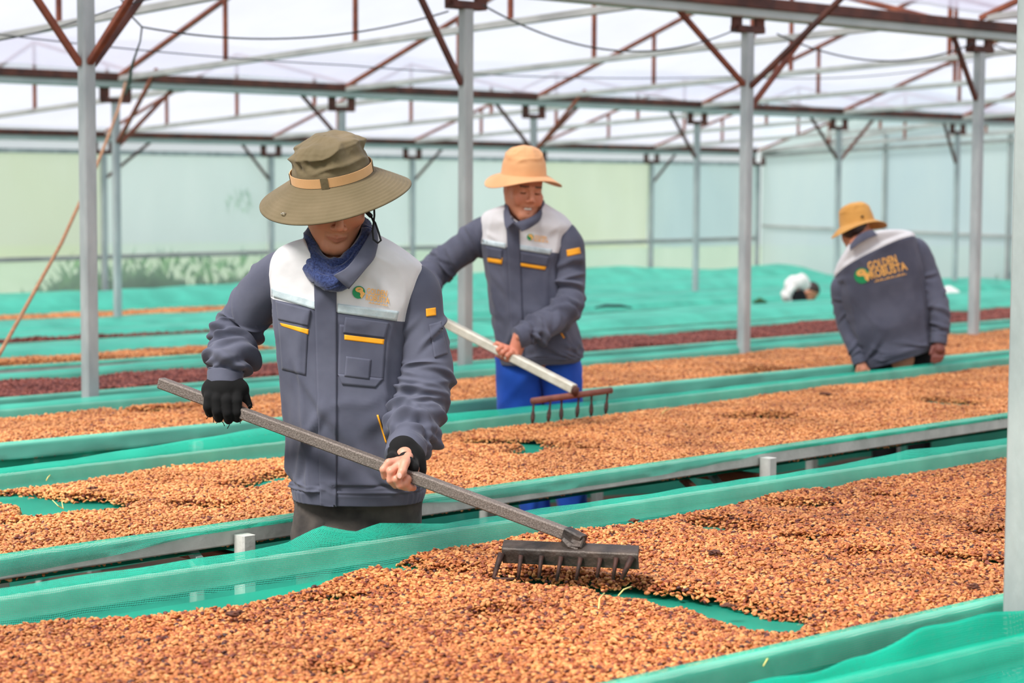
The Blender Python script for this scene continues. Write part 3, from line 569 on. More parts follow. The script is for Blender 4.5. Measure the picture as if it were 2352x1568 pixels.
# ------------------------------------------------------------------ people: tools
def surface_nets(fn, lo, hi, h):
    lo = np.array(lo, float); n = np.ceil((np.array(hi) - lo) / h).astype(int) + 1
    ax = [lo[i] + h * np.arange(n[i]) for i in range(3)]; G = np.stack(np.meshgrid(*ax, indexing='ij'), -1).reshape(-1, 3).astype(np.float32)
    D = fn(G).reshape(n).astype(np.float32); s = D < 0
    corners = [(i, j, k) for i in (0, 1) for j in (0, 1) for k in (0, 1)]; sl = lambda A, c: A[c[0]:n[0] - 1 + c[0], c[1]:n[1] - 1 + c[1], c[2]:n[2] - 1 + c[2]]
    cnt = sum(sl(s, c).astype(np.int8) for c in corners); act = (cnt > 0) & (cnt < 8); idx = -np.ones(act.shape, int); cells = np.argwhere(act); idx[act] = np.arange(len(cells))
    acc = np.zeros((len(cells), 3)); num = np.zeros(len(cells)); val = {c: sl(D, c)[act] for c in corners}
    for a in corners:
        for k in range(3):
            if a[k] == 0:
                b = tuple(a[m] + (m == k) for m in range(3)); va, vb = val[a], val[b]; cr = (va < 0) != (vb < 0)
                t = np.where(cr, va / np.where(cr, va - vb, 1), 0); p = np.tile(np.array(a, float), (len(cells), 1)); p[:, k] = t; acc += p * cr[:, None]; num += cr
    V = lo + (cells + acc / num[:, None]) * h; F = []
    for k in range(3):
        a, b = [m for m in range(3) if m != k]; sa = [slice(1, n[m] - 1) for m in range(3)]; sa[k] = slice(0, n[k] - 1); sb = list(sa); sb[k] = slice(1, n[k])
        s0, s1 = s[tuple(sa)], s[tuple(sb)]; e = np.argwhere(s0 != s1); fl = s0[tuple(e.T)]; e = e.copy(); e[:, a] += 1; e[:, b] += 1
        def cell(da, db): q = e.copy(); q[:, a] -= da; q[:, b] -= db; return idx[tuple(q.T)]
        q = np.stack([cell(1, 1), cell(0, 1), cell(0, 0), cell(1, 0)], 1); flip = fl if k != 1 else ~fl; q[~flip] = q[~flip][:, ::-1]; F.append(q)
    return V, np.vstack(F)
def smin(a, b, k): h = np.clip(.5 + .5 * (b - a) / k, 0, 1); return b * (1 - h) + a * h - k * h * (1 - h)
def smax(a, b, k): return -smin(-a, -b, k)
def cap(p, a, b, ra, rb):
    a = np.array(a, np.float32); b = np.array(b, np.float32); ab = b - a; t = np.clip(((p - a) @ ab) / max(1e-9, float(ab @ ab)), 0, 1); return np.linalg.norm(p - a - t[:, None] * ab, axis=1) - (ra + (rb - ra) * t)
def ell(p, c, r): q = (p - np.array(c, np.float32)) / np.array(r, np.float32); k = np.linalg.norm(q, axis=1); return (k - 1) * min(r)
def chain(p, pts, k=.004):
    d = None
    for (a, ra), (b, rb) in zip(pts[:-1], pts[1:]): q = cap(p, a, b, ra, rb); d = q if d is None else smin(d, q, k)
    return d
def bounds(pts, pad): A = np.array([q for q in pts]); return A.min(0) - pad, A.max(0) + pad

def head_sdf(smile=False):
    def f(p):
        p = p.copy(); p[:, 0] = np.abs(p[:, 0]); z, y = p[:, 2], p[:, 1]
        d = ell(p, (0, .018, .040), (.074, .094, .088)); d = smin(d, ell(p, (0, -.022, -.035), (.064, .066, .085)), .03); d = smin(d, ell(p, (.045, .01, -.025), (.024, .03, .04)), .02)
        d = smin(d, cap(p, (.050, .0, -.055), (.018, -.068, -.103), .020, .018), .025)                 # jaw
        d = smin(d, cap(p, (0, -.076, -.106), (.010, -.075, -.104), .017, .015), .018)                 # chin
        d = smin(d, ell(p, (.046, -.058, -.028), (.020, .018, .016)), .018)                            # cheekbone
        d = smin(d, cap(p, (.010, -.084, .018), (.042, -.070, .020), .010, .008), .012)                # brow
        d = smax(d, -ell(p, (.031, -.092, -.001), (.017, .014, .011)), .010)                           # socket
        d = smin(d, cap(p, (0, -.086, .006), (0, -.107, -.028), .007, .011), .010)                     # nose
        d = smin(d, ell(p, (.012, -.097, -.036), (.009, .010, .007)), .005)
        d = smax(d, -ell(p, (.007, -.105, -.044), (.0035, .005, .004)), .002)                          # nostril
        d = smax(d, -cap(p, (0, -.102, -.052), (0, -.096, -.062), .0025, .003), .004)
        if smile:
            d = smin(d, ell(p, (.042, -.066, -.046), (.016, .014, .016)), .012)
            d = smin(d, cap(p, (0, -.090, -.063), (.026, -.076, -.058), .0052, .003), .005); d = smin(d, cap(p, (0, -.086, -.083), (.024, -.074, -.066), .006, .003), .005)
            d = smax(d, -ell(p, (0, -.090, -.071), (.023, .018, .0075)), .002)
        else:
            d = smin(d, cap(p, (0, -.0905, -.066), (.022, -.079, -.069), .0048, .002), .008); d = smin(d, cap(p, (0, -.0875, -.077), (.017, -.079, -.0735), .0055, .003), .008)
            d = smax(d, -cap(p, (0, -.0965, -.0715), (.025, -.082, -.0715), .0014, .0010), .0025)
        d = smin(d, ell(p, (.031, -.074, -.002), (.0150, .0125, .0115)), .003)                         # closed lid over the eye
        if smile: pass
        e = ell(p, (.073, .012, -.012), (.009, .018, .031)); e = smax(e, -ell(p, (.081, .006, -.010), (.006, .010, .019)), .004); d = smin(d, e, .006)
        d = smin(d, cap(p, (0, .018, -.060), (0, .045, -.19), .052, .058), .03)
        return d
    return f
def head_geo(smile, h=.0026):
    V, F = surface_nets(head_sdf(smile), (-.1, -.13, -.17), (.1, .125, .14), h)
    x, y, z = np.abs(V[:, 0]), V[:, 1], V[:, 2]; n = len(V); col = np.tile(np.array(sr(204, 134, 102)[:3]), (n, 1))
    def mix(mask, c): 
        m = np.clip(mask, 0, 1)[:, None]; return col * (1 - m) + np.array(sr(*c)[:3]) * m
    ch = np.exp(-((x - .045) ** 2 + (z + .035) ** 2) / .0005) * (y < -.03); col = mix(ch * .35, (196, 104, 84))
    col = mix(np.exp(-((x) ** 2 + (z + .036) ** 2) / .0002) * (y < -.09) * .4, (200, 110, 88))
    lip = (np.abs(z + .0715) < .0088 - x * .25) & (x < .025) & (y < -.076); col = mix(lip * .5, (168, 88, 78))
    brow = (np.abs(z - .021 + (x - .03) * .08) < .0045) & (x > .012) & (x < .048) & (y < -.06); col = mix(brow * .85, (38, 26, 22))
    lash = (np.abs(z + .0070) < (.0032 if smile else .0016)) & (x > .019) & (x < .043) & (y < -.078); col = mix(lash * .9, (30, 20, 18))
    st = (x < .03) & (z > -.118) & (z < -.055) & (y < -.07) & ~lip; col = mix(st * .12, (90, 70, 64))
    hair = (z > .062 - np.clip(y + .02, -.02, .12) * .95) & (z > -.06) & ((y > -.06) | (z > .075)) & ~((x > .074) & (z < .03)); col = mix(hair * .96, (24, 20, 20))
    return V, F, col
def skin_mat():
    m = bpy.data.materials.new('skin'); m.use_nodes = True; N = m.node_tree.nodes; L = m.node_tree.links; b = N['Principled BSDF']
    a = N.new('ShaderNodeVertexColor'); a.layer_name = 'Col'; L.new(a.outputs[0], b.inputs['Base Color']); b.inputs['Roughness'].default_value = .5
    b.inputs['Subsurface Weight'].default_value = .12; b.inputs['Subsurface Radius'].default_value = (.01, .004, .002); b.inputs['Subsurface Scale'].default_value = .5
    nb = N.new('ShaderNodeTexNoise'); nb.inputs['Scale'].default_value = 260; bp = N.new('ShaderNodeBump'); bp.inputs['Strength'].default_value = .12; bp.inputs['Distance'].default_value = .002; L.new(nb.outputs['Fac'], bp.inputs['Height']); L.new(bp.outputs[0], b.inputs['Normal'])
    return m
SKIN = skin_mat()
def rotm(yaw, nod, roll):                                           # degrees; head looks to -Y, yaw to +X, nod tips the face down
    return Matrix.Rotation(math.radians(roll), 3, 'Y') @ Matrix.Rotation(math.radians(yaw), 3, 'Z') @ Matrix.Rotation(math.radians(nod), 3, 'X')
def np3(m): return np.array([[m[i][j] for j in range(3)] for i in range(3)])
def body_mesh(parent, parts, hide=None):
    """one mesh: list of (V, F, col)"""
    VV, FF, CC = [], [], []; k = 0
    for V, F, C in parts: VV.append(V); FF += [tuple(q) for q in (np.asarray(F) + k)]; CC.append(C); k += len(V)
    VV = np.vstack(VV); CC = np.vstack(CC); o = mesh('body', VV.tolist(), FF, SKIN, parent, smooth=True)
    a = o.data.color_attributes.new('Col', 'FLOAT_COLOR', 'POINT'); a.data.foreach_set('color', np.c_[CC, np.ones(len(CC))].astype(np.float32).ravel()); return o
SK = sr(204, 136, 106)[:3]
def sdf_part(fn, pts, pad, h, col=SK):
    lo, hi = bounds(pts, pad); V, F = surface_nets(fn, lo, hi, h); return V, F, np.tile(np.array(col), (len(V), 1))
def hand_part(chains, palm, h=.0022, col=SK, k=.004):
    pts = [q for ch in chains + palm for q, r in ch]
    def fn(p):
        d = None
        for ch in palm: q = chain(p, ch, .01); d = q if d is None else smin(d, q, .012)
        for ch in chains: d = smin(d, chain(p, ch, .003), .0035) if d is not None else chain(p, ch, .003)
        return d
    return sdf_part(fn, [tuple(q) for q in pts], .05, h, col)
def px_chain(lst): return [(tuple(P(x, y, d)), r) for x, y, d, r in lst]
def catmull(ctrl, n):
    C_ = np.array(ctrl, float); C_ = np.vstack([2 * C_[0] - C_[1], C_, 2 * C_[-1] - C_[-2]]); m = len(C_) - 3; out = []
    for i in range(n + 1):
        u = i / n * m; k = min(int(u), m - 1); t = u - k; a, b, c, d = C_[k:k + 4]
        out.append(.5 * ((2 * b) + (-a + c) * t + (2 * a - 5 * b + 4 * c - d) * t * t + (-a + 3 * b - 3 * c + d) * t ** 3))
    return np.array(out)
def sweep(ctrl, nl, nr, disp=None, capend=True, start=None):
    """ctrl rows: x y z rx [ry]; returns V, F, per-vertex u (0..1), theta"""
    A = catmull([list(c) + ([c[3]] if len(c) == 4 else []) for c in ctrl], nl); c = A[:, :3]; T = np.gradient(c, axis=0); T /= np.linalg.norm(T, axis=1)[:, None]
    s = np.array(start if start is not None else (1.0, 0, 0)); V = []
    for i in range(nl + 1):
        s = s - T[i] * (s @ T[i]); s /= np.linalg.norm(s); u = np.cross(T[i], s); th = 2 * math.pi * np.arange(nr) / nr
        rd = np.ones(nr) if disp is None else None; dd = np.zeros(nr) if disp is None else disp(i / nl, th)
        V.append(c[i] + np.outer(np.cos(th) * (A[i, 3] + dd), s) + np.outer(np.sin(th) * (A[i, 4] + dd), u))
    V = np.vstack(V); F = [(i * nr + k, (i + 1) * nr + k, (i + 1) * nr + (k + 1) % nr, i * nr + (k + 1) % nr) for i in range(nl) for k in range(nr)]
    if capend: F += [tuple(range(nr)), tuple(reversed(range(nl * nr, nl * nr + nr)))]
    return V, F
def ridge(x): return 1 - np.abs(np.sin(x))
def cloth_mat(name, rgb, rgb2, weave=1400, rough=.82, sheen=.12, wr=.14, nsc=9):
    m = mat(name, rgb, rough, 0, rgb2=rgb2, vscale=nsc, bump=.0, sheen=sheen, spec=.25)
    N = m.node_tree.nodes; L = m.node_tree.links; b = N['Principled BSDF']; tco = [n for n in N if n.type == 'TEX_COORD'][0]
    n1 = N.new('ShaderNodeTexNoise'); n1.inputs['Scale'].default_value = 26; n1.inputs['Detail'].default_value = 3; n1.inputs['Distortion'].default_value = .3; L.new(tco.outputs['Object'], n1.inputs['Vector'])
    n2 = N.new('ShaderNodeTexNoise'); n2.inputs['Scale'].default_value = weave; L.new(tco.outputs['Object'], n2.inputs['Vector'])
    b1 = N.new('ShaderNodeBump'); b1.inputs['Strength'].default_value = wr; b1.inputs['Distance'].default_value = .006; L.new(n1.outputs['Fac'], b1.inputs['Height'])
    b2 = N.new('ShaderNodeBump'); b2.inputs['Strength'].default_value = .12; b2.inputs['Distance'].default_value = .0006; L.new(n2.outputs['Fac'], b2.inputs['Height']); L.new(b1.outputs[0], b2.inputs['Normal']); L.new(b2.outputs[0], b.inputs['Normal'])
    return m
GREY = cloth_mat('slate_grey_cotton', (74, 76, 92), (88, 90, 106)); WHITE = cloth_mat('white_cotton', (204, 202, 204), (216, 214, 216)); 
STRIPE = mat('silver_reflective_tape', (176, 190, 196), .4, .1, rgb2=(192, 204, 208), vscale=60, bump=.1, bscale=300)
ORANGE = mat('orange_piping', (244, 164, 22), .6); GREENP = mat('green_print', (20, 140, 84), .6); GOLDP = mat('golden_print', (240, 178, 96), .6)
BLACKK = cloth_mat('black_knit', (11, 11, 12), (18, 17, 18), 600, .9, .03); CHAR = cloth_mat('charcoal_trouser_cloth', (52, 48, 47), (84, 77, 72), 900, .85, .05, .4, nsc=14); BLUE = cloth_mat('blue_work_trousers', (24, 70, 168), (34, 86, 190)); BLACKT = cloth_mat('black_trousers', (10, 10, 14), (16, 16, 20), 900, .85, .03)
SHOE = mat('dark_shoe', (50, 42, 38), .6)

def torso(name, rows, yc, hd, mats, bound, parent, nr=150, nl=120, fold=.004, seed=0, pw=2.5, fdrop=.07, fu=.22, front=-1, bow=0.0, neck=None):
    """rows: (py_left, x_left, py_right, x_right, half_depth, depth_centre); bound = row parameter where the yoke ends"""
    R_ = np.array(rows, float); u = np.linspace(0, 1, len(R_)); uu = np.unique(np.r_[np.linspace(0, 1, nl), bound]); A = np.stack([np.interp(uu, u, R_[:, k]) for k in range(6)], 1)
    if True:
        A = catmull(R_, 400); ui = np.linspace(0, 1, 401); A = np.stack([np.interp(uu, ui, A[:, k]) for k in range(6)], 1)
    th = 2 * math.pi * np.arange(nr) / nr; V = []; g = np.random.default_rng(seed + 40)
    K = [(g.uniform(.35, .86), g.uniform(0, 6.28), g.normal(0, .16), g.uniform(.25, .7), g.uniform(.012, .022), fold * g.uniform(.3, .65)) for _ in range(34)]
    K = [k_ for k_ in K if not (.38 < k_[0] < .52 and (k_[1] > 3.4))]; K += [(.80, -1.2, .22, .6, .02, fold), (.72, -2.2, -.2, .5, .018, fold)]
    for i, (pl, xl, pr, xr, b, dc) in enumerate(A):
        L_ = np.array(P(xl, pl, dc)); Rr = np.array(P(xr, pr, dc)); ct = (L_ + Rr) / 2; hx = (Rr - L_) / 2; up = uu[i]
        c_, s_ = np.cos(th), np.sin(th); cx = np.sign(c_) * np.abs(c_) ** (2 / pw); sy = np.sign(s_) * np.abs(s_) ** (2 / pw)
        env = np.clip((up - .12) / .2, 0, 1); endm = 1 - np.clip((up - .90) / .02, 0, 1)
        tt = th + .9 * up; f = fold * env * endm * ((ridge(tt * 3.5 + 3 * vn(th * 1.3, up * 2 + 0 * th, 1, seed)) ** 2 - .4) * (.4 + .9 * up) + 1.3 * (fbm(th * 1.6, up * 7 + 0 * th, 1.2, seed + 3, 3) - .5))
        f += crease(up, th, K) * env * endm; f += 0 * (np.abs(np.sin(up * 17 + 2.4 * np.sin(th * 1.5 + seed) + 1.2 * np.cos(3 * th))) ** .7 - .62) * (.5 + .5 * np.cos(2 * th + 5 * up + seed)); f += fold * .8 * env * endm * (ridge(up * 16 + 2.2 * np.cos(th * 2 + seed) + 2 * vn(th * 2, up * 5 + 0 * th, 1, seed + 9)) ** 3 - .25) * np.clip(fbm(th * 2, up * 3 + 0 * th, 1, seed + 21, 2) * 3 - 1.2, 0, 1)
        if up > .905: f += .0016 * np.sin(th * 46) * (np.abs(cx) > .75)      # gathered elastic at the sides of the hem
        if .885 < up < .905: f += fold * .5
        pt = ct + np.outer(cx, hx) + np.outer(sy * b, (0, 1, 0)); nrm = np.outer(c_, hx / np.linalg.norm(hx)) + np.outer(s_, (0, 1, 0)); q = pt + nrm * f[:, None]; q[:, 2] -= fdrop * max(0, 1 - up / fu) ** 3 * np.clip(front * s_ * 1.2 + .35, 0, 1); 
        if neck is not None:
            nx, ny, hw, rise = neck; nc = P(nx, ny, dc - .09); zl = nc.z + (np.abs(q[:, 0] - nc.x) / hw) ** 2.2 * rise; fr = np.clip((.35 - s_) / .3, 0, 1); q[:, 2] = np.where(q[:, 2] > zl, q[:, 2] + (zl - q[:, 2]) * fr, q[:, 2])
        q[:, 2] += bow * np.maximum(0, -s_) * max(0, 1 - abs(up - .28) / .4); V.append(q)
    V = np.vstack(V); n = len(uu); F = []; MI = []
    for i in range(n - 1):
        for k in range(nr): F.append((i * nr + k, i * nr + (k + 1) % nr, (i + 1) * nr + (k + 1) % nr, (i + 1) * nr + k)); MI.append(1 if uu[i + 1] <= bound + 1e-9 else 0)
    # turned-in hem and top
    c0 = V[:nr].mean(0); k0 = len(V); V = np.vstack([V, c0 + (V[:nr] - c0) * .9 + np.array([0, 0, -.02]), V[-nr - 0:] * 0 + (V[-nr:].mean(0) + (V[-nr:] - V[-nr:].mean(0)) * .93 + np.array([0, 0, .02]))])
    for k in range(nr): F.append(((k + 1) % nr, k, k0 + k, k0 + (k + 1) % nr)); MI.append(1); a = (n - 1) * nr; F.append((a + k, a + (k + 1) % nr, k0 + nr + (k + 1) % nr, k0 + nr + k)); MI.append(0)
    o = mesh(name, V.tolist(), F, mats, parent, smooth=True); o.data.polygons.foreach_set('material_index', MI); return o, V, F
def crease(u, th, K):
    """sum of single creases; K rows: u0, th0, slope, half length (rad), width (in u), height"""
    out = np.zeros_like(th)
    for u0, t0_, sl, L_, w_, h_ in K:
        dt = (th - t0_ + math.pi) % (2 * math.pi) - math.pi; d = (u - u0 - sl * dt - .02 * math.sin(t0_ * 9) * dt * dt) / w_
        out += h_ * np.clip(np.cos(np.clip(dt / L_, -1, 1) * math.pi / 2), 0, 1) ** 1.3 * (np.exp(-d * d) - .75 * np.exp(-((d - 1.7) / 1.15) ** 2))
    return out
def fold_sleeve(amp, seed, el=.5, cuff=.9, nfold=26, base=.35):
    g = np.random.default_rng(seed * 13 + 5); K = []
    for i in range(nfold):
        z_ = g.random(); u0 = g.normal(el, .11) if z_ < .5 else (g.normal(cuff - .10, .05) if z_ < .8 else g.uniform(.08, cuff - .05))
        if u0 > cuff - .035 or u0 < .05: continue
        K.append((u0, g.uniform(0, 2 * math.pi), g.normal(0, .035), g.uniform(.8, 1.9), g.uniform(.012, .024), amp * g.uniform(.45, 1.0)))
    def f(u, th):
        e = min(1, max(0, (cuff - u) / .04)) * min(1, u / .1)
        return crease(u, th, K) * e + amp * .35 * np.cos(2 * th + 9 * u + seed) * e * (.4 + math.exp(-((u - el) / .2) ** 2)) + (.0018 if u > cuff else 0)
    return f
def px_sweep(lst): return [tuple(P(x, y, d)) + (r,) for x, y, d, r in lst]
class Cast:
    def __init__(self, geos):
        V, F = [], []
        for v, f in geos: k = len(V); V += [tuple(q) for q in v]; F += [tuple(int(i) + k for i in q) for q in f]
        self.b = BVHTree.FromPolygons(V, F)
    def at(self, px, py, off):
        v = Vector(ray(px, py)).normalized(); h = self.b.ray_cast(Vector((0, 0, EYE)), v, 60)
        if h[0] is None: h = self.b.find_nearest(Vector(P(px, py, self.dz)))
        n = h[1]; n = -n if n.dot(v) > 0 else n; n = (n - v * .6).normalized(); self.dz = h[0].y; return h[0] + n * off, n
    dz = 5.0
def quad_decal(name, cast, q, nu, nv, m, parent, off=.002, th=.0015):
    """cloth patch: quad q in photograph pixels laid onto the garment surface, with its own thickness"""
    (ax, ay), (bx, by), (cx_, cy_), (dx, dy) = q; V, Vb = [], []
    for j in range(nv + 1):
        for i in range(nu + 1):
            u, v = i / nu, j / nv; x = (1 - v) * ((1 - u) * ax + u * bx) + v * ((1 - u) * dx + u * cx_); y = (1 - v) * ((1 - u) * ay + u * by) + v * ((1 - u) * dy + u * cy_)
            p_, n_ = cast.at(x, y, off + th); V.append(p_); Vb.append(p_ - n_ * (th + off + .001))
    W_ = nu + 1; F = [(j * W_ + i, (j + 1) * W_ + i, (j + 1) * W_ + i + 1, j * W_ + i + 1) for j in range(nv) for i in range(nu)]
    rim = [i for i in range(W_)] + [j * W_ + nu for j in range(1, nv + 1)] + [nv * W_ + i for i in range(nu - 1, -1, -1)] + [j * W_ for j in range(nv - 1, 0, -1)]
    k = len(V); V += [Vb[i] for i in rim]; n = len(rim); F += [(rim[i], rim[(i + 1) % n], k + (i + 1) % n, k + i) for i in range(n)]
    return mesh(name, [tuple(v) for v in V], F, m, parent, smooth=True)
def flat_decal(name, cast, V2, F2, m, parent, off=.003):
    V = [tuple(cast.at(x, y, off)[0]) for x, y in V2]; return mesh(name, V, F2, m, parent)
def text_decal(name, cast, s, o, ux, vy, m, parent, off=.003, bold=.02):
    cu = bpy.data.curves.new('t', 'FONT'); cu.body = s; cu.offset = bold; cu.resolution_u = 2; tmp = bpy.data.objects.new('t', cu); COL.objects.link(tmp); bpy.context.view_layer.update()
    me = bpy.data.meshes.new_from_object(tmp.evaluated_get(bpy.context.evaluated_depsgraph_get())); xs = [v.co.x for v in me.vertices]; ys = [v.co.y for v in me.vertices]
    x0, x1, y0, y1 = min(xs), max(xs), min(ys), max(ys); V2 = [(o[0] + ux[0] * (v.co.x - x0) / (x1 - x0) + vy[0] * (v.co.y - y0) / (y1 - y0), o[1] + ux[1] * (v.co.x - x0) / (x1 - x0) + vy[1] * (v.co.y - y0) / (y1 - y0)) for v in me.vertices]
    F2 = [tuple(p_.vertices) for p_ in me.polygons]; bpy.data.objects.remove(tmp); bpy.data.curves.remove(cu); bpy.data.meshes.remove(me)
    return flat_decal(name, cast, V2, F2, m, parent, off)
def script_line(name, cast, o, ux, vy, m, parent, n=15, off=.003):
    V, F = [], []
    for i in range(n):
        a, b, h = (i + .1) / n, (i + .72) / n, (.5, 1, .6, .9, .4)[i % 5]; k = len(V)
        for q, hh in ((a, 0), (b, 0), (b + .2 / n, h), (a + .2 / n, h)): V.append((o[0] + ux[0] * q + vy[0] * hh, o[1] + ux[1] * q + vy[1] * hh))
        F.append((k, k + 1, k + 2, k + 3))
    return flat_decal(name, cast, V, F, m, parent, off)
def emblem(cast, cx_, cy_, r, parent, rot=0.0, off=.003):
    def tr(x, y): a = math.radians(rot); return (cx_ + r * (x * math.cos(a) - y * math.sin(a)), cy_ + r * (x * math.sin(a) + y * math.cos(a)))
    n = 28; disc = [tr(math.cos(2 * math.pi * i / n), math.sin(2 * math.pi * i / n)) for i in range(n)]
    e = flat_decal('emblem_disc', cast, disc + [tr(0, 0)], [(i, (i + 1) % n, n) for i in range(n)], GREENP, parent, off)
    bean = [tr(.02 + .62 * math.cos(2 * math.pi * i / n), -.42 + .42 * math.sin(2 * math.pi * i / n)) for i in range(n)]; f = [(i, (i + 1) % n, n) for i in range(n)]
    V = bean + [tr(0, -.42)]; k = len(V); V += [tr(.1, .0), tr(.62, -.25), tr(1.0, .1), tr(.55, .95), tr(.25, .55), tr(.30, .25)]; f += [(k, k + 1, k + 5), (k + 5, k + 1, k + 4), (k + 4, k + 1, k + 2), (k + 4, k + 2, k + 3)]
    flat_decal('emblem_bean', cast, V, f, GOLDP, parent, off + .0012)
    V = [tr(-.3, -.30), tr(.0, -.52), tr(.38, -.58), tr(.05, -.42)]; flat_decal('emblem_crease', cast, V, [(0, 1, 2, 3)], GREENP, parent, off + .002); return e

def hat(name, origin, R3, prof_crown, brim_r0, brim_r1, droop, m, parent, seed=0, wr=.004, wave=(0, 0, 0), nth=144, rings=True, squash=1.0, thick=.0025):
    """crown and brim in one surface; R3 turns the hat, brim edge waved by wave=(amp, count, phase)"""
    th = 2 * math.pi * np.arange(nth) / nth; rows = []
    for i in range(34):                                             # brim from the edge inwards
        q = i / 33; r = brim_r1 + (brim_r0 - brim_r1) * q; e = 1 - q; z = -droop * e ** 1.15 + wave[0] * e ** 1.5 * np.cos(wave[1] * th + wave[2]) + (.0009 * math.sin(q * 66) if rings else 0)
        rows.append((r * np.ones(nth), z * np.ones(nth)))
    for i in range(1, 46):
        q = i / 45; k = np.interp(q * (len(prof_crown) - 1), range(len(prof_crown)), [a for a, b in prof_crown]); z = np.interp(q * (len(prof_crown) - 1), range(len(prof_crown)), [b for a, b in prof_crown])
        w1 = ridge(z * 70 + 1.7 * np.cos(th + seed) + 3.2 * vn(np.cos(th) * 1.3 + 4, np.sin(th) * 1.3 + z * 9, 1.2, seed)) ** 1.5 - .4; w2 = fbm(np.cos(th) * 2 + 7, np.sin(th) * 2 + z * 12, 1.6, seed + 5, 3) - .5 + .30 * np.sin(z * 150 + 5 * np.sin(th * 2 + seed) + 3 * np.cos(3 * th)) * np.clip(np.cos(th * 2 + z * 20 + seed), 0, 1)
        env = min(1, max(0, (q - .26) / .12)) * min(1, max(.25, (1 - q) / .25)); rr = k + (wr * w1 + wr * 1.6 * w2) * env * (1 if k > .02 else .2); zz = z + wr * 2.2 * (fbm(np.cos(th) * k * 22 + 3, np.sin(th) * k * 22, 1.0, seed + 2, 2) - .5) * min(1, max(0, q - .26) * 2) * np.ones(nth)
        rows.append((rr, zz))
    V = []
    for r, z in rows: V.append(np.stack([r * np.cos(th), r * np.sin(th) * squash, z], 1))
    ap = np.array([[0, 0, prof_crown[-1][1]]]); n = len(rows); V = np.vstack(V + [ap]); F = [(i * nth + k, i * nth + (k + 1) % nth, (i + 1) * nth + (k + 1) % nth, (i + 1) * nth + k) for i in range(n - 1) for k in range(nth)] + [((n - 1) * nth + k, (n - 1) * nth + (k + 1) % nth, n * nth) for k in range(nth)]
    # underside of the brim and inside of the crown
    k0 = len(V); U_ = V[:40 * nth].copy(); U_[:, 2] -= thick; U_[34 * nth:, :2] *= .97; V = np.vstack([V, U_])
    F += [((i + 1) * nth + k + k0, (i + 1) * nth + (k + 1) % nth + k0, i * nth + (k + 1) % nth + k0, i * nth + k + k0) for i in range(39) for k in range(nth)] + [(k, k0 + k, k0 + (k + 1) % nth, (k + 1) % nth) for k in range(nth)]
    Wd = (np3(R3) @ V.T).T + np.array(origin); o = mesh(name, Wd.tolist(), F, m, parent, smooth=True)
    def at(r, a, z): return Vector((np3(R3) @ np.array([r * math.cos(a), r * math.sin(a) * squash, z])) + np.array(origin))
    return o, at
def leg_tubes(parent, name, m, legs, seed=0, amp=.006, nr=56):
    geos = []
    for i, ctrl in enumerate(legs):
        V, F = sweep(ctrl, 60, nr, lambda u, th, i=i: amp * (ridge(u * 9 + 1.5 * np.cos(th + i) + 2 * vn(np.cos(th) + 3, np.sin(th) + u * 4, 1.3, seed + i)) ** 2 - .3) + amp * (fbm(th * .8, u * 5 + 0 * th, 1.3, seed + i, 2) - .5)); geos.append((V.tolist(), F))
    V, F = merge(*geos); return mesh(name, V, F, m, parent, smooth=True)
def shoes(parent, pts):
    for (x, y, z, ang) in pts:
        V = []; n = 16; prof = [(-.05, .036, .05), (-.02, .042, .06), (.05, .042, .055), (.11, .045, .04), (.16, .042, .03), (.19, .02, .02)]
        for s_, w_, h_ in prof:
            for k in range(n):
                a = 2 * math.pi * k / n; lx = w_ * math.cos(a); lz = h_ * .5 + h_ * .5 * math.sin(a); V.append((x + lx * math.cos(ang) + s_ * math.sin(ang), y + lx * math.sin(ang) - s_ * math.cos(ang), z + max(0, lz)))
        F = [(i * n + k, i * n + (k + 1) % n, (i + 1) * n + (k + 1) % n, (i + 1) * n + k) for i in range(5) for k in range(n)] + [tuple(range(n)), tuple(range(5 * n, 6 * n))]
        mesh('shoe', V, F, SHOE, parent, smooth=True)
# ------------------------------------------------------------------ the olive-hatted worker
HEADN = head_geo(False); HEADS = head_geo(True, .0032)
def place_head(H, origin, R3, s=1.0, ho=None, hR=None, rmax=.088, zmax=.075):
    V, F, C = H; W_ = (np3(R3) @ (V * s).T).T + np.array(origin)
    if ho is not None:                                              # hair and skull pressed down under the hat
        L_ = (np3(hR).T @ (W_ - np.array(ho)).T).T; r = np.hypot(L_[:, 0], L_[:, 1]); up = np.clip((L_[:, 2] + .014) / .014, 0, 1); lim = rmax - .0 * r
        k = np.where(r > lim, lim / np.maximum(r, 1e-6), 1); k = 1 - (1 - k) * up; L_[:, 0] *= k; L_[:, 1] *= k; L_[:, 2] = np.where(L_[:, 2] > zmax * .5, zmax * .5 + (L_[:, 2] - zmax * .5) * .35, L_[:, 2]); W_ = (np3(hR) @ L_.T).T + np.array(ho)
    return W_, F, C
def core(pts, h=.025):                                              # the body under the clothes, coarse
    allp = [q for ch in pts for q, r in ch]
    def fn(p):
        d = None
        for ch in pts: q = chain(p, ch, .03); d = q if d is None else smin(d, q, .04)
        return d
    return sdf_part(fn, [tuple(q) for q in allp], .16, h)
def eyes(parent, origin, R3, s=1.0):
    for sx_ in (-1, 1):
        V, F = [], []; n = 14
        o = Vector(origin) + R3 @ Vector((sx_ * .031, -.076, -.0015)) * s
        bm = bmesh.new(); bmesh.ops.create_uvsphere(bm, u_segments=14, v_segments=10, radius=.0116 * s)
        V = [tuple(o + v.co) for v in bm.verts]; F = [tuple(v.index for v in f.verts) for f in bm.faces]; bm.free()
        mesh('eye', V, F, EYEM, parent, smooth=True)
EYEM = mat('dark_eye', (30, 22, 20), .2); TEETH = mat('teeth', (238, 230, 220), .3)

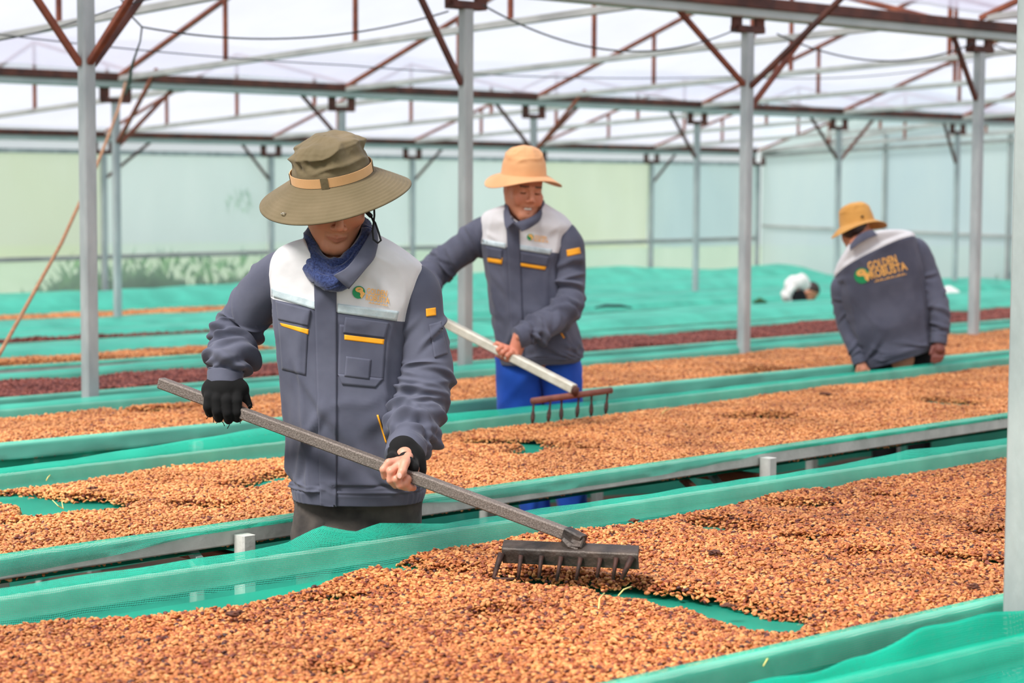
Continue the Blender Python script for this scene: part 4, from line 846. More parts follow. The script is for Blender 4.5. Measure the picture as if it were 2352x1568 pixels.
D1 = 4.94
m1 = empty('person', P(800, 1180, D1) * 1.0, 'person in an olive wide-brim hat and grey jacket, head bowed, raking the nearest bed', 'person')
m1.location.z = gz(3.95)
rows1 = [(535, 722, 528, 852, .060, 4.90), (546, 700, 540, 872, .075, 4.90), (556, 668, 558, 905, .090, 4.91), (572, 638, 582, 940, .104, 4.92), (600, 622, 612, 968, .116, 4.93), (640, 620, 660, 968, .126, 4.94),
         (681, 623, 737, 948, .130, 4.94), (730, 628, 790, 945, .132, 4.94), (800, 636, 850, 948, .134, 4.94), (870, 645, 905, 955, .136, 4.94), (940, 654, 960, 962, .138, 4.94), (1010, 661, 1020, 970, .140, 4.95),
         (1085, 666, 1085, 976, .142, 4.95), (1103, 669, 1105, 978, .146, 4.95), (1122, 672, 1128, 977, .138, 4.95), (1143, 676, 1146, 972, .134, 4.95)]
jk1, jv, jf = torso('jacket', rows1, D1, .13, [GREY, WHITE], 6 / 15, m1, fold=.009, seed=3, fdrop=0, neck=(770, 620, .080, .075))
slA = px_sweep([(700, 640, 4.94, .045), (660, 626, 4.95, .060), (618, 660, 4.98, .066), (578, 708, 5.01, .064), (552, 750, 5.02, .061), (536, 795, 4.98, .057), (524, 832, 4.93, .050), (518, 858, 4.92, .044), (516, 884, 4.91, .042)])
VA, FA = sweep(slA, 190, 110, fold_sleeve(.0105, 2, .55, .87, 60))
sA = mesh('sleeve', VA.tolist(), FA, GREY, jk1, smooth=True)
slB = px_sweep([(930, 655, 4.94, .055), (955, 668, 4.93, .062), (966, 730, 4.92, .060), (974, 790, 4.91, .064), (978, 848, 4.90, .070), (968, 905, 4.87, .068), (956, 955, 4.83, .062), (944, 1000, 4.77, .055), (932, 1034, 4.72, .047), (926, 1052, 4.70, .045)])
VB, FB = sweep(slB, 200, 110, fold_sleeve(.0105, 6, .60, .86, 60))
sB = mesh('sleeve', VB.tolist(), FB, GREY, jk1, smooth=True)
T1c = Cast([(jv, jf)]); S1c = Cast([(VB, FB)]); S1a = Cast([(VA, FA)])
quad_decal('placket', T1c, [(722, 650), (773, 650), (773, 1171), (736, 1166)], 10, 80, GREY, jk1, .001, .003)
quad_decal('reflective_stripe', T1c, [(624, 661), (727, 688), (725, 711), (625, 681)], 20, 4, STRIPE, jk1, .001, .001)
quad_decal('reflective_stripe', T1c, [(776, 697), (916, 715), (911, 737), (775, 718)], 24, 4, STRIPE, jk1, .001, .001)
for q_, o_ in (([(634, 690), (714, 712), (708, 748), (640, 733)], [(644, 741), (709, 756), (708, 768), (647, 748)]), ([(793, 728), (893, 741), (884, 776), (788, 764)], [(791, 768), (883, 779), (881, 791), (791, 780)])):
    quad_decal('pocket_stripe', T1c, o_, 16, 4, ORANGE, jk1, .001, .0015)
    quad_decal('pocket_flap', T1c, q_, 18, 10, GREY, jk1, .0015, .003)
quad_decal('chest_pocket', T1c, [(780, 745), (888, 752), (880, 872), (776, 862)], 18, 18, GREY, jk1, .0005, .0015)
quad_decal('chest_pocket', T1c, [(776, 858), (881, 869), (862, 890), (786, 883)], 18, 4, GREY, jk1, .0005, .0022)
quad_decal('card_pocket', T1c, [(795, 818), (852, 825), (848, 871), (791, 864)], 12, 10, GREY, jk1, .0012, .0028)
quad_decal('chest_pocket', T1c, [(638, 722), (708, 745), (702, 862), (648, 848)], 14, 18, GREY, jk1, .0005, .0016)
quad_decal('side_pocket_trim', T1c, [(865, 953), (869, 952), (889, 1016), (886, 1018)], 3, 16, ORANGE, jk1, .001, .002)
quad_decal('sleeve_patch', S1c, [(978, 709), (1000, 706), (1001, 724), (979, 727)], 6, 6, ORANGE, jk1, .001, .0015)
quad_decal('sleeve_pocket', S1c, [(985, 745), (1012, 738), (1028, 812), (998, 822)], 8, 16, GREY, jk1, .001, .002)
emblem(T1c, 824, 671, 14.5, jk1, 6)
text_decal('chest_lettering', T1c, 'GOLDEN', (842, 674), (46, 7), (1, -14), GOLDP, jk1)
text_decal('chest_lettering', T1c, 'ROBUSTA', (840, 689), (54, 8), (1, -14), GOLDP, jk1)
script_line('chest_script', T1c, (846, 696), (46, 7), (0, -4), GOLDP, jk1)
def px_patch(name, grid, m, parent, th=.003):                       # cloth piece given as rows of (px, py, depth), smoothed
    G = np.array([[tuple(P(*q)) for q in r] for r in grid]); G = np.stack([catmull(r, 14) for r in G]); G = np.stack([catmull(G[:, i], 14) for i in range(15)], 1); n = 15
    V = [tuple(v) for v in G.reshape(-1, 3)]; F = [(j * n + i, (j + 1) * n + i, (j + 1) * n + i + 1, j * n + i + 1) for j in range(14) for i in range(14)]
    o = mesh(name, V, F, m, parent, smooth=True); md = o.modifiers.new('thickness', 'SOLIDIFY'); md.thickness = th; md.offset = 0; return o
px_patch('collar', [[(852, 498, 4.855), (858, 520, 4.835), (806, 604, 4.770), (766, 632, 4.762)], [(860, 515, 4.86), (866, 560, 4.825), (828, 612, 4.772), (783, 648, 4.762)], [(862, 530, 4.87), (862, 585, 4.815), (836, 622, 4.776), (801, 664, 4.768)]], GREY, jk1)
px_patch('collar', [[(708, 560, 4.86), (708, 600, 4.84), (724, 628, 4.81), (742, 640, 4.80)], [(702, 580, 4.86), (704, 612, 4.835), (716, 638, 4.805), (730, 645, 4.795)], [(700, 600, 4.86), (704, 626, 4.83), (710, 640, 4.805), (717, 650, 4.80)]], GREY, jk1)

# head, hands
RH1 = rotm(0, 17, -8.5); Ho1 = P(763, 404, 4.88)
R1 = rotm(13, 29, 3); H1o = P(773, 449, 4.865)
gl = (.0095, .0105)
handL = hand_part([px_chain(c) for c in (
    [(938, 1052, 4.655, .0100), (914, 1058, 4.612, .0096), (893, 1062, 4.598, .0092), (881, 1078, 4.596, .0090), (884, 1094, 4.606, .0086)],
    [(942, 1064, 4.650, .0102), (916, 1068, 4.604, .0100), (898, 1082, 4.590, .0094), (897, 1102, 4.594, .0092), (908, 1114, 4.608, .0086)],
    [(945, 1076, 4.650, .0102), (922, 1088, 4.602, .0100), (910, 1100, 4.590, .0094), (918, 1114, 4.596, .0090), (932, 1119, 4.61, .0084)],
    [(950, 1086, 4.650, .0100), (936, 1100, 4.600, .0096), (930, 1110, 4.596, .0092), (940, 1119, 4.604, .0088), (949, 1120, 4.616, .0082)],
    [(938, 1048, 4.64, .0115), (930, 1064, 4.598, .0105), (924, 1082, 4.582, .0100), (919, 1092, 4.578, .0094)])],
    [px_chain([(930, 1045, 4.67, .022), (945, 1075, 4.66, .020)])], col=sr(206, 142, 118)[:3])
handR = hand_part([px_chain(c) for c in (
    [(556, 925, 4.90, .011), (563, 944, 4.885, .0095), (566, 958, 4.885, .0085)], [(545, 930, 4.90, .011), (549, 955, 4.895, .009), (550, 962, 4.895, .008)])], [px_chain([(518, 900, 4.92, .024), (530, 925, 4.915, .022)])], .003)
body1 = body_mesh(m1, [place_head(HEADN, H1o, R1, 1, Ho1, RH1), handL, handR,
    core([[(tuple(P(778, 560, 4.93)), .055), (tuple(P(785, 640, 4.95)), .085), (tuple(P(800, 800, 4.95)), .10), (tuple(P(820, 1080, 4.95)), .10)],
          [(q[:3], .022) for q in slA[1:]], [(q[:3], .022) for q in slB[2:]],
          [(tuple(P(760, 1130, 4.95)), .07), (tuple(P(752, 1350, 4.95)), .05), (tuple(P(750, 1500, 4.95) * 1), .04)], [(tuple(P(880, 1130, 4.95)), .07), (tuple(P(882, 1350, 4.95)), .05), (tuple(P(880, 1500, 4.95)), .04)]])])
nail = P(918, 1091, 4.5755)
def nail_mesh(c, r, parent): 
    V = [tuple(Vector(c) + Vector((r * math.cos(a) * .8, -.0012 * 0, r * math.sin(a) * 1.1))) for a in np.linspace(0, 6.283, 13)[:-1]] + [tuple(Vector(c) + Vector((0, -.0015, 0)))]
    mesh('thumb_nail', V, [((i + 1) % 12, i, 12) for i in range(12)], mat('nail_pink', (232, 184, 170), .3), parent, smooth=True)
nail_mesh(P(918, 1092, 4.5685), .0062, m1)
# gloves: black knit with cut-off fingers
gR = hand_part([px_chain(c) for c in (
    [(486, 892, 4.90, .018), (481, 914, 4.868, .0135), (478, 934, 4.862, .0125), (482, 948, 4.872, .0115)], [(503, 896, 4.89, .018), (498, 918, 4.862, .0135), (499, 944, 4.856, .0125), (502, 960, 4.866, .0115)],
    [(523, 898, 4.89, .018), (521, 920, 4.860, .0138), (523, 948, 4.856, .0125), (525, 964, 4.866, .0115)], [(543, 900, 4.89, .018), (543, 922, 4.866, .0135), (545, 946, 4.862, .0125), (545, 960, 4.870, .0115)],
    [(548, 892, 4.905, .016), (562, 912, 4.90, .0130), (570, 930, 4.90, .0110)])],
    [px_chain([(517, 878, 4.912, .040), (516, 896, 4.905, .043), (512, 918, 4.905, .038)]), px_chain([(490, 896, 4.905, .03), (545, 896, 4.905, .03)])], .003)
gl1 = mesh('glove', gR[0].tolist(), [tuple(q) for q in gR[1]], BLACKK, m1, smooth=True)
gL = hand_part([px_chain(c) for c in ([(905, 1046, 4.675, .014), (900, 1052, 4.64, .0135)], [(930, 1050, 4.665, .018), (936, 1060, 4.622, .0145)], [(946, 1062, 4.66, .017), (950, 1074, 4.622, .0135)])],
    [px_chain([(928, 1036, 4.70, .040), (938, 1060, 4.685, .037)]), px_chain([(948, 1050, 4.69, .03), (955, 1078, 4.68, .026)])], .003)
gl2 = mesh('glove', gL[0].tolist(), [tuple(q) for q in gL[1]], BLACKK, m1, smooth=True)
frays = [((480, 950), (474, 962)), ((487, 952), (490, 970)), ((500, 962), (497, 972)), ((506, 964), (516, 978)), ((528, 966), (522, 984)), ((547, 960), (552, 972)), ((572, 930), (580, 936)), ((570, 934), (576, 928))]
V, F = merge(*[tube_geo([P(a[0], a[1], 4.862), P((a[0] + b[0]) / 2 + 2, (a[1] + b[1]) / 2, 4.858), P(b[0], b[1], 4.86)], .0011, 5) for a, b in frays]); mesh('frayed_thread', V, F, BLACKK, gl1)
# trousers and shoes
def ground_p(px, d, c): v = P(px, 1500, d); return (v.x, v.y, gz(v.x * N2[0] + v.y * N2[1]))
def leg_ctrl(pts, d, rs, floor_px):
    out = [tuple(P(x, y, dd)) + (r,) for (x, y, dd), r in zip(pts, rs)]; g = ground_p(floor_px, d, 0); out.append((g[0], g[1], g[2] + .30, rs[-1] * .9)); out.append((g[0], g[1], g[2] + .06, rs[-1] * .88)); return out, g
lA, gA = leg_ctrl([(758, 1100, 4.95), (752, 1180, 4.95), (746, 1270, 4.95), (744, 1360, 4.95)], 4.95, [.088, .086, .080, .074], 742)
lB, gB = leg_ctrl([(878, 1100, 4.95), (884, 1180, 4.95), (884, 1270, 4.95), (884, 1360, 4.95)], 4.95, [.098, .096, .090, .082], 880)
pel = [tuple(P(820, 1085, 4.95)) + (.150, .108), tuple(P(820, 1140, 4.95)) + (.156, .112), tuple(P(820, 1200, 4.95)) + (.152, .104), tuple(P(820, 1232, 4.95)) + (.146, .096)]
leg_tubes(m1, 'trousers', CHAR, [lA, lB, pel], 4, .008)
shoes(m1, [(gA[0], gA[1], gA[2], -.2), (gB[0], gB[1], gB[2], .2)])
# snood around the neck
SNOOD = cloth_mat('navy_knit_scarf', (26, 36, 74), (52, 66, 112), 500, .95, .4, nsc=220)
geos = []
for k, (rx, ry, dx, zz, dz, r) in enumerate([(.071, .066, 0, .006, .100, .015), (.077, .076, .001, -.008, .104, .017), (.082, .086, .001, -.022, .108, .018), (.082, .094, .000, -.036, .104, .018), (.070, .094, -.004, -.048, .085, .016)]):
    c = P(776, 572, 4.885) + Vector((dx, 0, zz)); pts = []
    for i in range(41):
        a = 2 * math.pi * i / 40; wv = .004 * math.sin(a * 3 + k * 2); pts.append(tuple(c + Vector((rx * math.cos(a) * (1 - .12 * max(0, -math.sin(a))), ry * math.sin(a), dz * (math.sin(a) * .32 + .30 + .08 * math.cos(a)) - dz * .42 * max(0, -math.sin(a)) ** 2.2 + wv))) + (r,))
    V, F = sweep(pts, 130, 30, lambda u, th, k=k: .0035 * (ridge(th * 1.5 + 3 * math.sin(u * 12 + k)) ** 2 - .4) + .003 * (fbm(th, u * 14 + 0 * th, 1.2, k, 2) - .5), start=(0, 0, 1)); geos.append((V.tolist(), F))
V, F = merge(*geos); mesh('neck_scarf', V, F, SNOOD, m1, smooth=True)
# hat
OLIVE = cloth_mat('olive_cotton_hat', (98, 86, 62), (112, 98, 74), 900, .85, .08, .45, 7); BAND = cloth_mat('tan_hat_band', (204, 156, 108), (216, 168, 120), 900, .8, .1, .08)
crown = [(.0985, 0), (.098, .008), (.097, .020), (.094, .035), (.091, .052), (.088, .068), (.083, .080), (.070, .089), (.048, .095), (.022, .098), (.004, .099)]
ht, at1 = hat('hat', Ho1, RH1, crown, .099, .190, .052, OLIVE, m1, 4, .0095, (.007, 2, .8))
def ring_band(name, at, r, z0, z1, a0, a1, m, parent, th=.0015, n=40, lift=0.0):
    V, F = [], []
    for i in range(n + 1):
        a = a0 + (a1 - a0) * i / n
        for rr, z in ((r, z0), (r + th, z0), (r + th, z1), (r, z1)): V.append(tuple(at(rr + lift * math.sin(math.pi * i / n), a, z)))
    for i in range(n):
        for k in range(4): F.append((i * 4 + k, i * 4 + (k + 1) % 4, (i + 1) * 4 + (k + 1) % 4, (i + 1) * 4 + k))
    F += [(3, 2, 1, 0), (n * 4, n * 4 + 1, n * 4 + 2, n * 4 + 3)]; return mesh(name, V, F, m, parent, smooth=False)
ring_band('hat_band', at1, .1010, .001, .024, 0, 2 * math.pi, BAND, ht, n=90)
ring_band('band_loop', at1, .1027, -.001, .026, -1.78, -1.60, OLIVE, ht); ring_band('band_loop', at1, .1027, -.001, .026, -.10, .02, OLIVE, ht); ring_band('band_loop', at1, .1027, -.001, .026, -3.02, -2.95, OLIVE, ht)
c_ = at1(.172, -2.35, -.034); 
ey = []
V, F = tube_geo([tuple(at1(.172 + .0045 * math.cos(a), -2.35 + .038 * math.sin(a), -.0405 + .0 * a)) for a in np.linspace(0, 6.283, 17)], .0013, 6); mesh('eyelet', V, F, mat('brass_eyelet', (170, 160, 140), .3, .9), ht, smooth=True)
STRAP = mat('black_strap', (20, 22, 26), .7)
V, F = tube_geo([P(859, 466, 4.83), P(860, 495, 4.825), P(856, 530, 4.815), P(858, 550, 4.80), P(868, 558, 4.795), P(875, 552, 4.795), P(870, 535, 4.80), P(862, 512, 4.815), P(852, 497, 4.83), P(843, 487, 4.85)], .0026, 6); mesh('chin_strap', V, F, STRAP, ht, smooth=True)
V, F = tube_geo([P(840, 484, 4.85), P(852, 496, 4.828)], .0055, 8); mesh('strap_toggle', V, F, STRAP, ht, smooth=True)

# the big rake
IRON = mat('worn_grey_iron', (98, 88, 82), .6, .3, rgb2=(130, 119, 112), vscale=300, bump=.3, bscale=260, thresh=(.40, .66)); IRONDK = mat('blackened_iron', (44, 40, 38), .5, .4, rgb2=(84, 72, 64), vscale=14, bump=.4, bscale=60)
rk = empty('rake', P(1300, 1330, 4.36), 'big iron rake with eight tines, held by the olive-hatted worker over the nearest bed', 'rake')
A_, B_ = P(370, 879, 5.0), P(1318, 1232, 4.395)
bar('handle', A_, B_, .027, .027, IRON, rk)
V, F = merge(box_geo(P(1300, 1224, 4.40), P(1338, 1244, 4.375), .030, .030), box_geo(P(1330, 1240, 4.38), P(1322, 1262, 4.36), .030, .022), tube_geo([P(1296, 1240, 4.385), P(1312, 1256, 4.37), P(1330, 1262, 4.36)], [.010, .014, .010], 8)); mesh('socket', V, F, IRONDK, rk)
hl, hr = P(1152, 1256, 4.40), P(1466, 1270, 4.30)
bx_, by_ = (hr - hl).normalized(), None; back = Vector((.10, .95, .18)).normalized(); dn = bx_.cross(back).normalized(); dn = -dn if dn.z > 0 else dn
V = []
prof = [(0, 0), (.004, .003), (.006, .012), (.006, .036), (.001, .037), (.000, .010), (-.045, .006), (-.050, .018), (-.054, .017), (-.052, .003), (-.046, -.001)]
for q in (0, 1):
    o = hl.lerp(hr, q)
    for a, b in prof: V.append(tuple(o - back * (a if a < .02 else a) + dn * b))
n = len(prof); F = [(i, (i + 1) % n, n + (i + 1) % n, n + i) for i in range(n)] + [tuple(range(n - 1, -1, -1)), tuple(range(n, 2 * n))]
hb = mesh('crosspiece', V, F, IRONDK, rk); md = hb.modifiers.new('rounding', 'BEVEL'); md.width = .002; md.segments = 2; md.limit_method = 'NONE'
TINE = mat('rusty_tine', (72, 40, 30), .7, .2, rgb2=(44, 28, 24), vscale=60, bump=.3)
tt = [(1152, 1278, 1134, 1326), (1197, 1283, 1190, 1330), (1244, 1284, 1238, 1326), (1289, 1286, 1279, 1332), (1334, 1288, 1323, 1332), (1379, 1289, 1371, 1326), (1416, 1288, 1408, 1330), (1452, 1286, 1428, 1330)]
for i, (a, b, c, d) in enumerate(tt):
    q = (a - 1152) / 314; top = P(a, b - 8, 4.395 - .1 * q); bot = P(c, d, 4.375 - .09 * q); e = i in (0, 7)
    pts = [top, top.lerp(bot, .5), bot] + ([P(c + 14, d + 4, 4.36), P(c + 46, d + 3, 4.34)] if i == 0 else [])
    tube('tine', pts, ([.0080, .0065, .0050, .0045, .0035] if e else [.0058, .0048, .0038])[:len(pts)], TINE, rk, 7)
# ------------------------------------------------------------------ the smiling worker in the peach hat
D = 7.98
m2 = empty('person', P(1225, 900, D), 'smiling person in a peach sun hat, grey jacket and blue trousers, raking the second bed', 'person'); m2.location.z = gz(5.9)
rows2 = [(462, 1166, 458, 1240, .060, 7.95), (470, 1158, 466, 1252, .075, 7.95), (478, 1134, 480, 1274, .092, 7.95), (488, 1112, 497, 1300, .106, 7.96), (508, 1104, 520, 1316, .116, 7.96), (530, 1102, 545, 1312, .120, 7.97),
         (558, 1103, 582, 1304, .122, 7.97), (600, 1108, 620, 1300, .124, 7.98), (650, 1116, 670, 1305, .126, 7.98), (700, 1124, 715, 1315, .13, 7.98), (740, 1129, 755, 1328, .132, 7.98), (780, 1135, 785, 1336, .134, 7.98),
         (805, 1140, 806, 1338, .138, 7.98), (815, 1143, 815, 1336, .142, 7.98), (826, 1145, 824, 1334, .134, 7.98), (836, 1147, 830, 1328, .130, 7.98)]
jk2, jv2, jf2 = torso('jacket', rows2, D, .13, [GREY, WHITE], 6 / 15, m2, nr=110, nl=90, fold=.009, seed=7, fdrop=0, neck=(1203, 512, .068, .055))
slA = px_sweep([(1150, 530, 7.98, .058), (1118, 535, 7.99, .070), (1080, 560, 8.0, .072), (1040, 588, 8.02, .068), (1008, 612, 8.03, .064), (980, 640, 7.95, .058), (965, 672, 7.86, .050), (968, 690, 7.82, .044)])
VA, FA = sweep(slA, 100, 64, fold_sleeve(.013, 3, .5, .92, 40), start=(0, 1, 0)); mesh('sleeve', VA.tolist(), FA, GREY, jk2, smooth=True)
slB2 = px_sweep([(1285, 545, 7.95, .055), (1304, 556, 7.94, .062), (1308, 610, 7.94, .066), (1308, 660, 7.93, .068), (1302, 702, 7.89, .068), (1272, 732, 7.82, .062), (1235, 753, 7.76, .054), (1206, 768, 7.715, .046), (1188, 776, 7.70, .042)])
VB, FB = sweep(slB2, 120, 64, fold_sleeve(.014, 5, .5, .90, 44)); mesh('sleeve', VB.tolist(), FB, GREY, jk2, smooth=True)
T2c = Cast([(jv2, jf2)]); S2c = Cast([(VB, FB)])
quad_decal('placket', T2c, [(1162, 500), (1192, 500), (1204, 834), (1177, 834)], 6, 44, GREY, jk2, .001, .003)
quad_decal('reflective_stripe', T2c, [(1103, 548), (1162, 559), (1162, 571), (1104, 560)], 12, 3, STRIPE, jk2, .001, .001)
quad_decal('reflective_stripe', T2c, [(1190, 561), (1268, 573), (1264, 585), (1189, 573)], 14, 3, STRIPE, jk2, .001, .001)
quad_decal('pocket_flap', T2c, [(1118, 566), (1154, 573), (1153, 596), (1121, 591)], 8, 5, GREY, jk2, .0015, .003); quad_decal('pocket_flap', T2c, [(1196, 578), (1262, 590), (1256, 612), (1196, 603)], 10, 5, GREY, jk2, .0015, .003)
quad_decal('pocket_stripe', T2c, [(1120, 592), (1154, 592), (1153, 607), (1121, 601)], 8, 3, ORANGE, jk2, .002, .0015); quad_decal('pocket_stripe', T2c, [(1195, 602), (1256, 610), (1252, 620), (1196, 611)], 10, 3, ORANGE, jk2, .002, .0015)
quad_decal('side_pocket_trim', T2c, [(1283, 758), (1287, 758), (1297, 775), (1294, 777)], 2, 6, ORANGE, jk2, .001, .002)
quad_decal('sleeve_patch', S2c, [(1301, 574), (1331, 568), (1334, 582), (1303, 589)], 5, 4, ORANGE, jk2, .001, .0015)
emblem(T2c, 1218, 544, 7.5, jk2, 6); text_decal('chest_lettering', T2c, 'GOLDEN', (1227, 546), (28, 3), (0, -7), GOLDP, jk2); text_decal('chest_lettering', T2c, 'ROBUSTA', (1227, 554), (32, 4), (0, -7), GOLDP, jk2)
px_patch('collar', [[(1246, 458, 7.905), (1242, 480, 7.865), (1216, 500, 7.815), (1180, 512, 7.800)], [(1250, 462, 7.910), (1243, 492, 7.855), (1220, 510, 7.805), (1188, 519, 7.795)], [(1250, 468, 7.915), (1240, 505, 7.845), (1216, 524, 7.805), (1198, 532, 7.795)]], GREY, jk2)
px_patch('collar', [[(1168, 458, 7.905), (1168, 480, 7.855), (1174, 500, 7.815), (1182, 510, 7.805)], [(1163, 462, 7.905), (1161, 485, 7.855), (1166, 508, 7.815), (1172, 517, 7.800)], [(1160, 468, 7.910), (1157, 490, 7.855), (1159, 515, 7.815), (1163, 528, 7.800)]], GREY, jk2)
R2 = rotm(20, 12, 4); H2o = P(1204, 430, 7.90); RH2 = rotm(0, 6, 2); Ho2 = P(1203, 401, 7.91); s2 = .98
pole2a, pole2b = P(955, 706, 8.02), P(1318, 893, 7.50)
def on_pole(px): 
    for i in range(101):
        v = pole2a.lerp(pole2b, i / 100); 
        if CX + FPX * v.x / v.y >= px: return v
def offs(px, dx, dy, dz): v = on_pole(px); return (v.x + dx, v.y + dy, v.z + dz)
hp = [[(offs(1186, .0, .03, .012), .012), (offs(1172, 0, -.018, .018), .0105), (offs(1166, -.002, -.026, .0), .0098), (offs(1166, 0, -.016, -.016), .009)], [(offs(1178, .0, .03, .010), .012), (offs(1162, 0, -.016, .020), .0105), (offs(1154, -.002, -.026, .002), .0098), (offs(1156, 0, -.016, -.014), .009)],
      [(offs(1170, .0, .03, .012), .012), (offs(1152, 0, -.014, .020), .0100), (offs(1144, -.002, -.024, .004), .0092), (offs(1146, 0, -.016, -.012), .0085)], [(offs(1185, .0, .01, .02), .012), (offs(1165, 0, .0, .028), .0105), (offs(1140, 0, -.004, .024), .009), (offs(1134, 0, -.012, .008), .008)],
      [(offs(1180, 0, .03, -.01), .011), (offs(1160, 0, .022, -.022), .010), (offs(1140, 0, -.004, -.022), .009)]]
hand2 = hand_part(hp, [[(tuple(P(1196, 770, 7.72)), .030), (offs(1176, .006, .03, .012), .028)]], .0026, sr(206, 130, 104)[:3])
hand2b = hand_part([[(offs(975, 0, .0, .02), .012), (offs(972, 0, -.024, .0), .010), (offs(975, 0, -.012, -.02), .009)], [(offs(985, 0, .0, .02), .012), (offs(982, 0, -.024, .0), .010), (offs(985, 0, -.012, -.02), .009)], [(offs(965, 0, .0, .02), .012), (offs(962, 0, -.024, .0), .010), (offs(965, 0, -.012, -.02), .009)], [(offs(956, 0, .0, .02), .011), (offs(954, 0, -.022, .0), .0095), (offs(957, 0, -.012, -.02), .0085)], [(offs(990, 0, .02, .0), .012), (offs(995, 0, -.01, -.02), .010)]],
      [[(tuple(P(968, 690, 7.84)), .032), (offs(972, 0, .028, .01), .028)]], .0035)
body_mesh(m2, [place_head(HEADS, H2o, R2, s2, Ho2, RH2, .084, .07), hand2, hand2b,
    core([[(tuple(P(1207, 480, 7.97)), .05), (tuple(P(1212, 530, 7.98)), .08), (tuple(P(1215, 650, 7.98)), .10), (tuple(P(1235, 800, 7.98)), .10)], [(q[:3], .022) for q in slA[1:]], [(q[:3], .022) for q in slB2[1:]], [(tuple(P(1190, 820, 7.98)), .07), (tuple(P(1224, 1150, 7.98)), .03)], [(tuple(P(1285, 820, 7.98)), .07), (tuple(P(1312, 1150, 7.98)), .03)]])])
eyes(m2, H2o, R2, s2 * .93)
tc = [H2o + R2 @ (Vector((x, -.083 + abs(x) * abs(x) * 18, z)) * s2) for z in (-.0665, -.0745) for x in np.linspace(-.019, .019, 9)]
mesh('teeth', [tuple(v) for v in tc], [(i, i + 1, 10 + i, 9 + i) for i in range(8)], TEETH, m2, smooth=True)
PEACH = cloth_mat('peach_cotton_hat', (216, 158, 110), (228, 172, 122), 900, .85, .15, .25)
cr2 = [(.092, 0), (.091, .010), (.089, .028), (.086, .048), (.081, .068), (.073, .086), (.060, .100), (.044, .109), (.026, .114), (.012, .116), (.003, .117)]
hat('hat', Ho2, RH2, cr2, .092, .155, .028, PEACH, m2, 9, .0045, (.020, 2, 2.2), 110)
l1 = [tuple(P(1192, 800, 7.98)) + (.092,), tuple(P(1192, 880, 7.98)) + (.094,), tuple(P(1200, 960, 7.98)) + (.088,), tuple(P(1222, 1100, 7.98)) + (.070,)]; g = ground_p(1232, 7.98, 0); l1 += [(g[0], g[1], g[2] + .25, .060), (g[0], g[1], g[2] + .05, .056)]
l2 = [tuple(P(1284, 800, 7.98)) + (.088,), tuple(P(1288, 880, 7.98)) + (.086,), tuple(P(1296, 960, 7.98)) + (.082,), tuple(P(1310, 1100, 7.98)) + (.066,)]; g2 = ground_p(1318, 7.98, 0); l2 += [(g2[0], g2[1], g2[2] + .25, .058), (g2[0], g2[1], g2[2] + .05, .054)]
leg_tubes(m2, 'trousers', BLUE, [l1, l2], 8, .010, 40); shoes(m2, [(g[0], g[1], g[2], -.1), (g2[0], g2[1], g2[2], .2)])
rk2 = empty('rake', P(1310, 950, 7.5), 'light rake with a pale handle and rusty pipe head, held by the smiling worker', 'rake')
PALEP = mat('pale_galvanized_pipe', (196, 190, 174), .5, .2, rgb2=(216, 212, 198), vscale=30, bump=.1)
bar('handle', pole2a, pole2b, .034, .034, PALEP, rk2)
ha, hb_ = P(1222, 921, 7.40), P(1404, 896, 7.62); tube('crosspiece', [ha, ha.lerp(hb_, .5), hb_], .0125, mat('rust_brown_pipe', (138, 84, 70), .7, .1, rgb2=(112, 64, 54), vscale=20), rk2, 12)
V, F = tube_geo([P(1310, 886, 7.52), P(1322, 896, 7.50), P(1320, 906, 7.51)], [.014, .018, .013], 8); mesh('socket', V, F, RUSTDK, rk2, smooth=True)
for k, (x, y, x2, y2) in enumerate([(1226, 926, 1223, 972), (1265, 921, 1259, 968), (1290, 918, 1289, 964), (1330, 912, 1325, 958), (1359, 908, 1358, 955), (1396, 903, 1391, 950)]):
    q = k / 5; a, b = P(x, y - 3, 7.40 + .21 * q), P(x2, y2, 7.36 + .21 * q); tube('tine', [a, a.lerp(b, .4), a.lerp(b, .6), a.lerp(b, .8), b], [.0045, .0045, .0085, .0085, .004], TINE, rk2, 7)

# ------------------------------------------------------------------ the bending worker seen from behind
D = 9.92
m3 = empty('person', P(2065, 850, D), 'person seen from behind in an ochre hat and grey jacket, bending left over a bed', 'person'); m3.location.z = gz(6.1)
rows3 = [(562, 1950, 538, 1992, .070, 9.84), (582, 1938, 531, 2030, .085, 9.84), (602, 1926, 531, 2070, .100, 9.86), (622, 1918, 538, 2096, .115, 9.88), (634, 1917, 548, 2102, .124, 9.88), (652, 1920, 566, 2108, .130, 9.89), (690, 1926, 610, 2120, .134, 9.9), (730, 1938, 660, 2130, .138, 9.92),
         (770, 1952, 710, 2138, .14, 9.92), (800, 1964, 745, 2142, .14, 9.93), (818, 1972, 770, 2145, .142, 9.93), (829, 1976, 780, 2146, .146, 9.93), (837, 1979, 788, 2146, .138, 9.93), (846, 1983, 797, 2142, .134, 9.93)]
jk3, jv3, jf3 = torso('jacket', rows3, D, .13, [GREY, WHITE], 4 / 13, m3, nr=110, nl=90, fold=.008, seed=12, fdrop=.0, front=1, bow=.055)
slR = px_sweep([(2092, 566, 9.9, .052), (2108, 578, 9.9, .060), (2128, 625, 9.9, .058), (2142, 665, 9.88, .056), (2156, 705, 9.86, .056), (2160, 745, 9.84, .050), (2157, 775, 9.82, .042), (2155, 790, 9.81, .038)])
V, F = sweep(slR, 90, 56, fold_sleeve(.010, 3, .55, .88, 26)); mesh('sleeve', V.tolist(), F, GREY, jk3, smooth=True)
slL = px_sweep([(1938, 645, 9.9, .045), (1930, 662, 9.9, .050), (1937, 710, 9.92, .048), (1950, 760, 9.92, .045), (1966, 805, 9.88, .040), (1976, 835, 9.86, .034)])
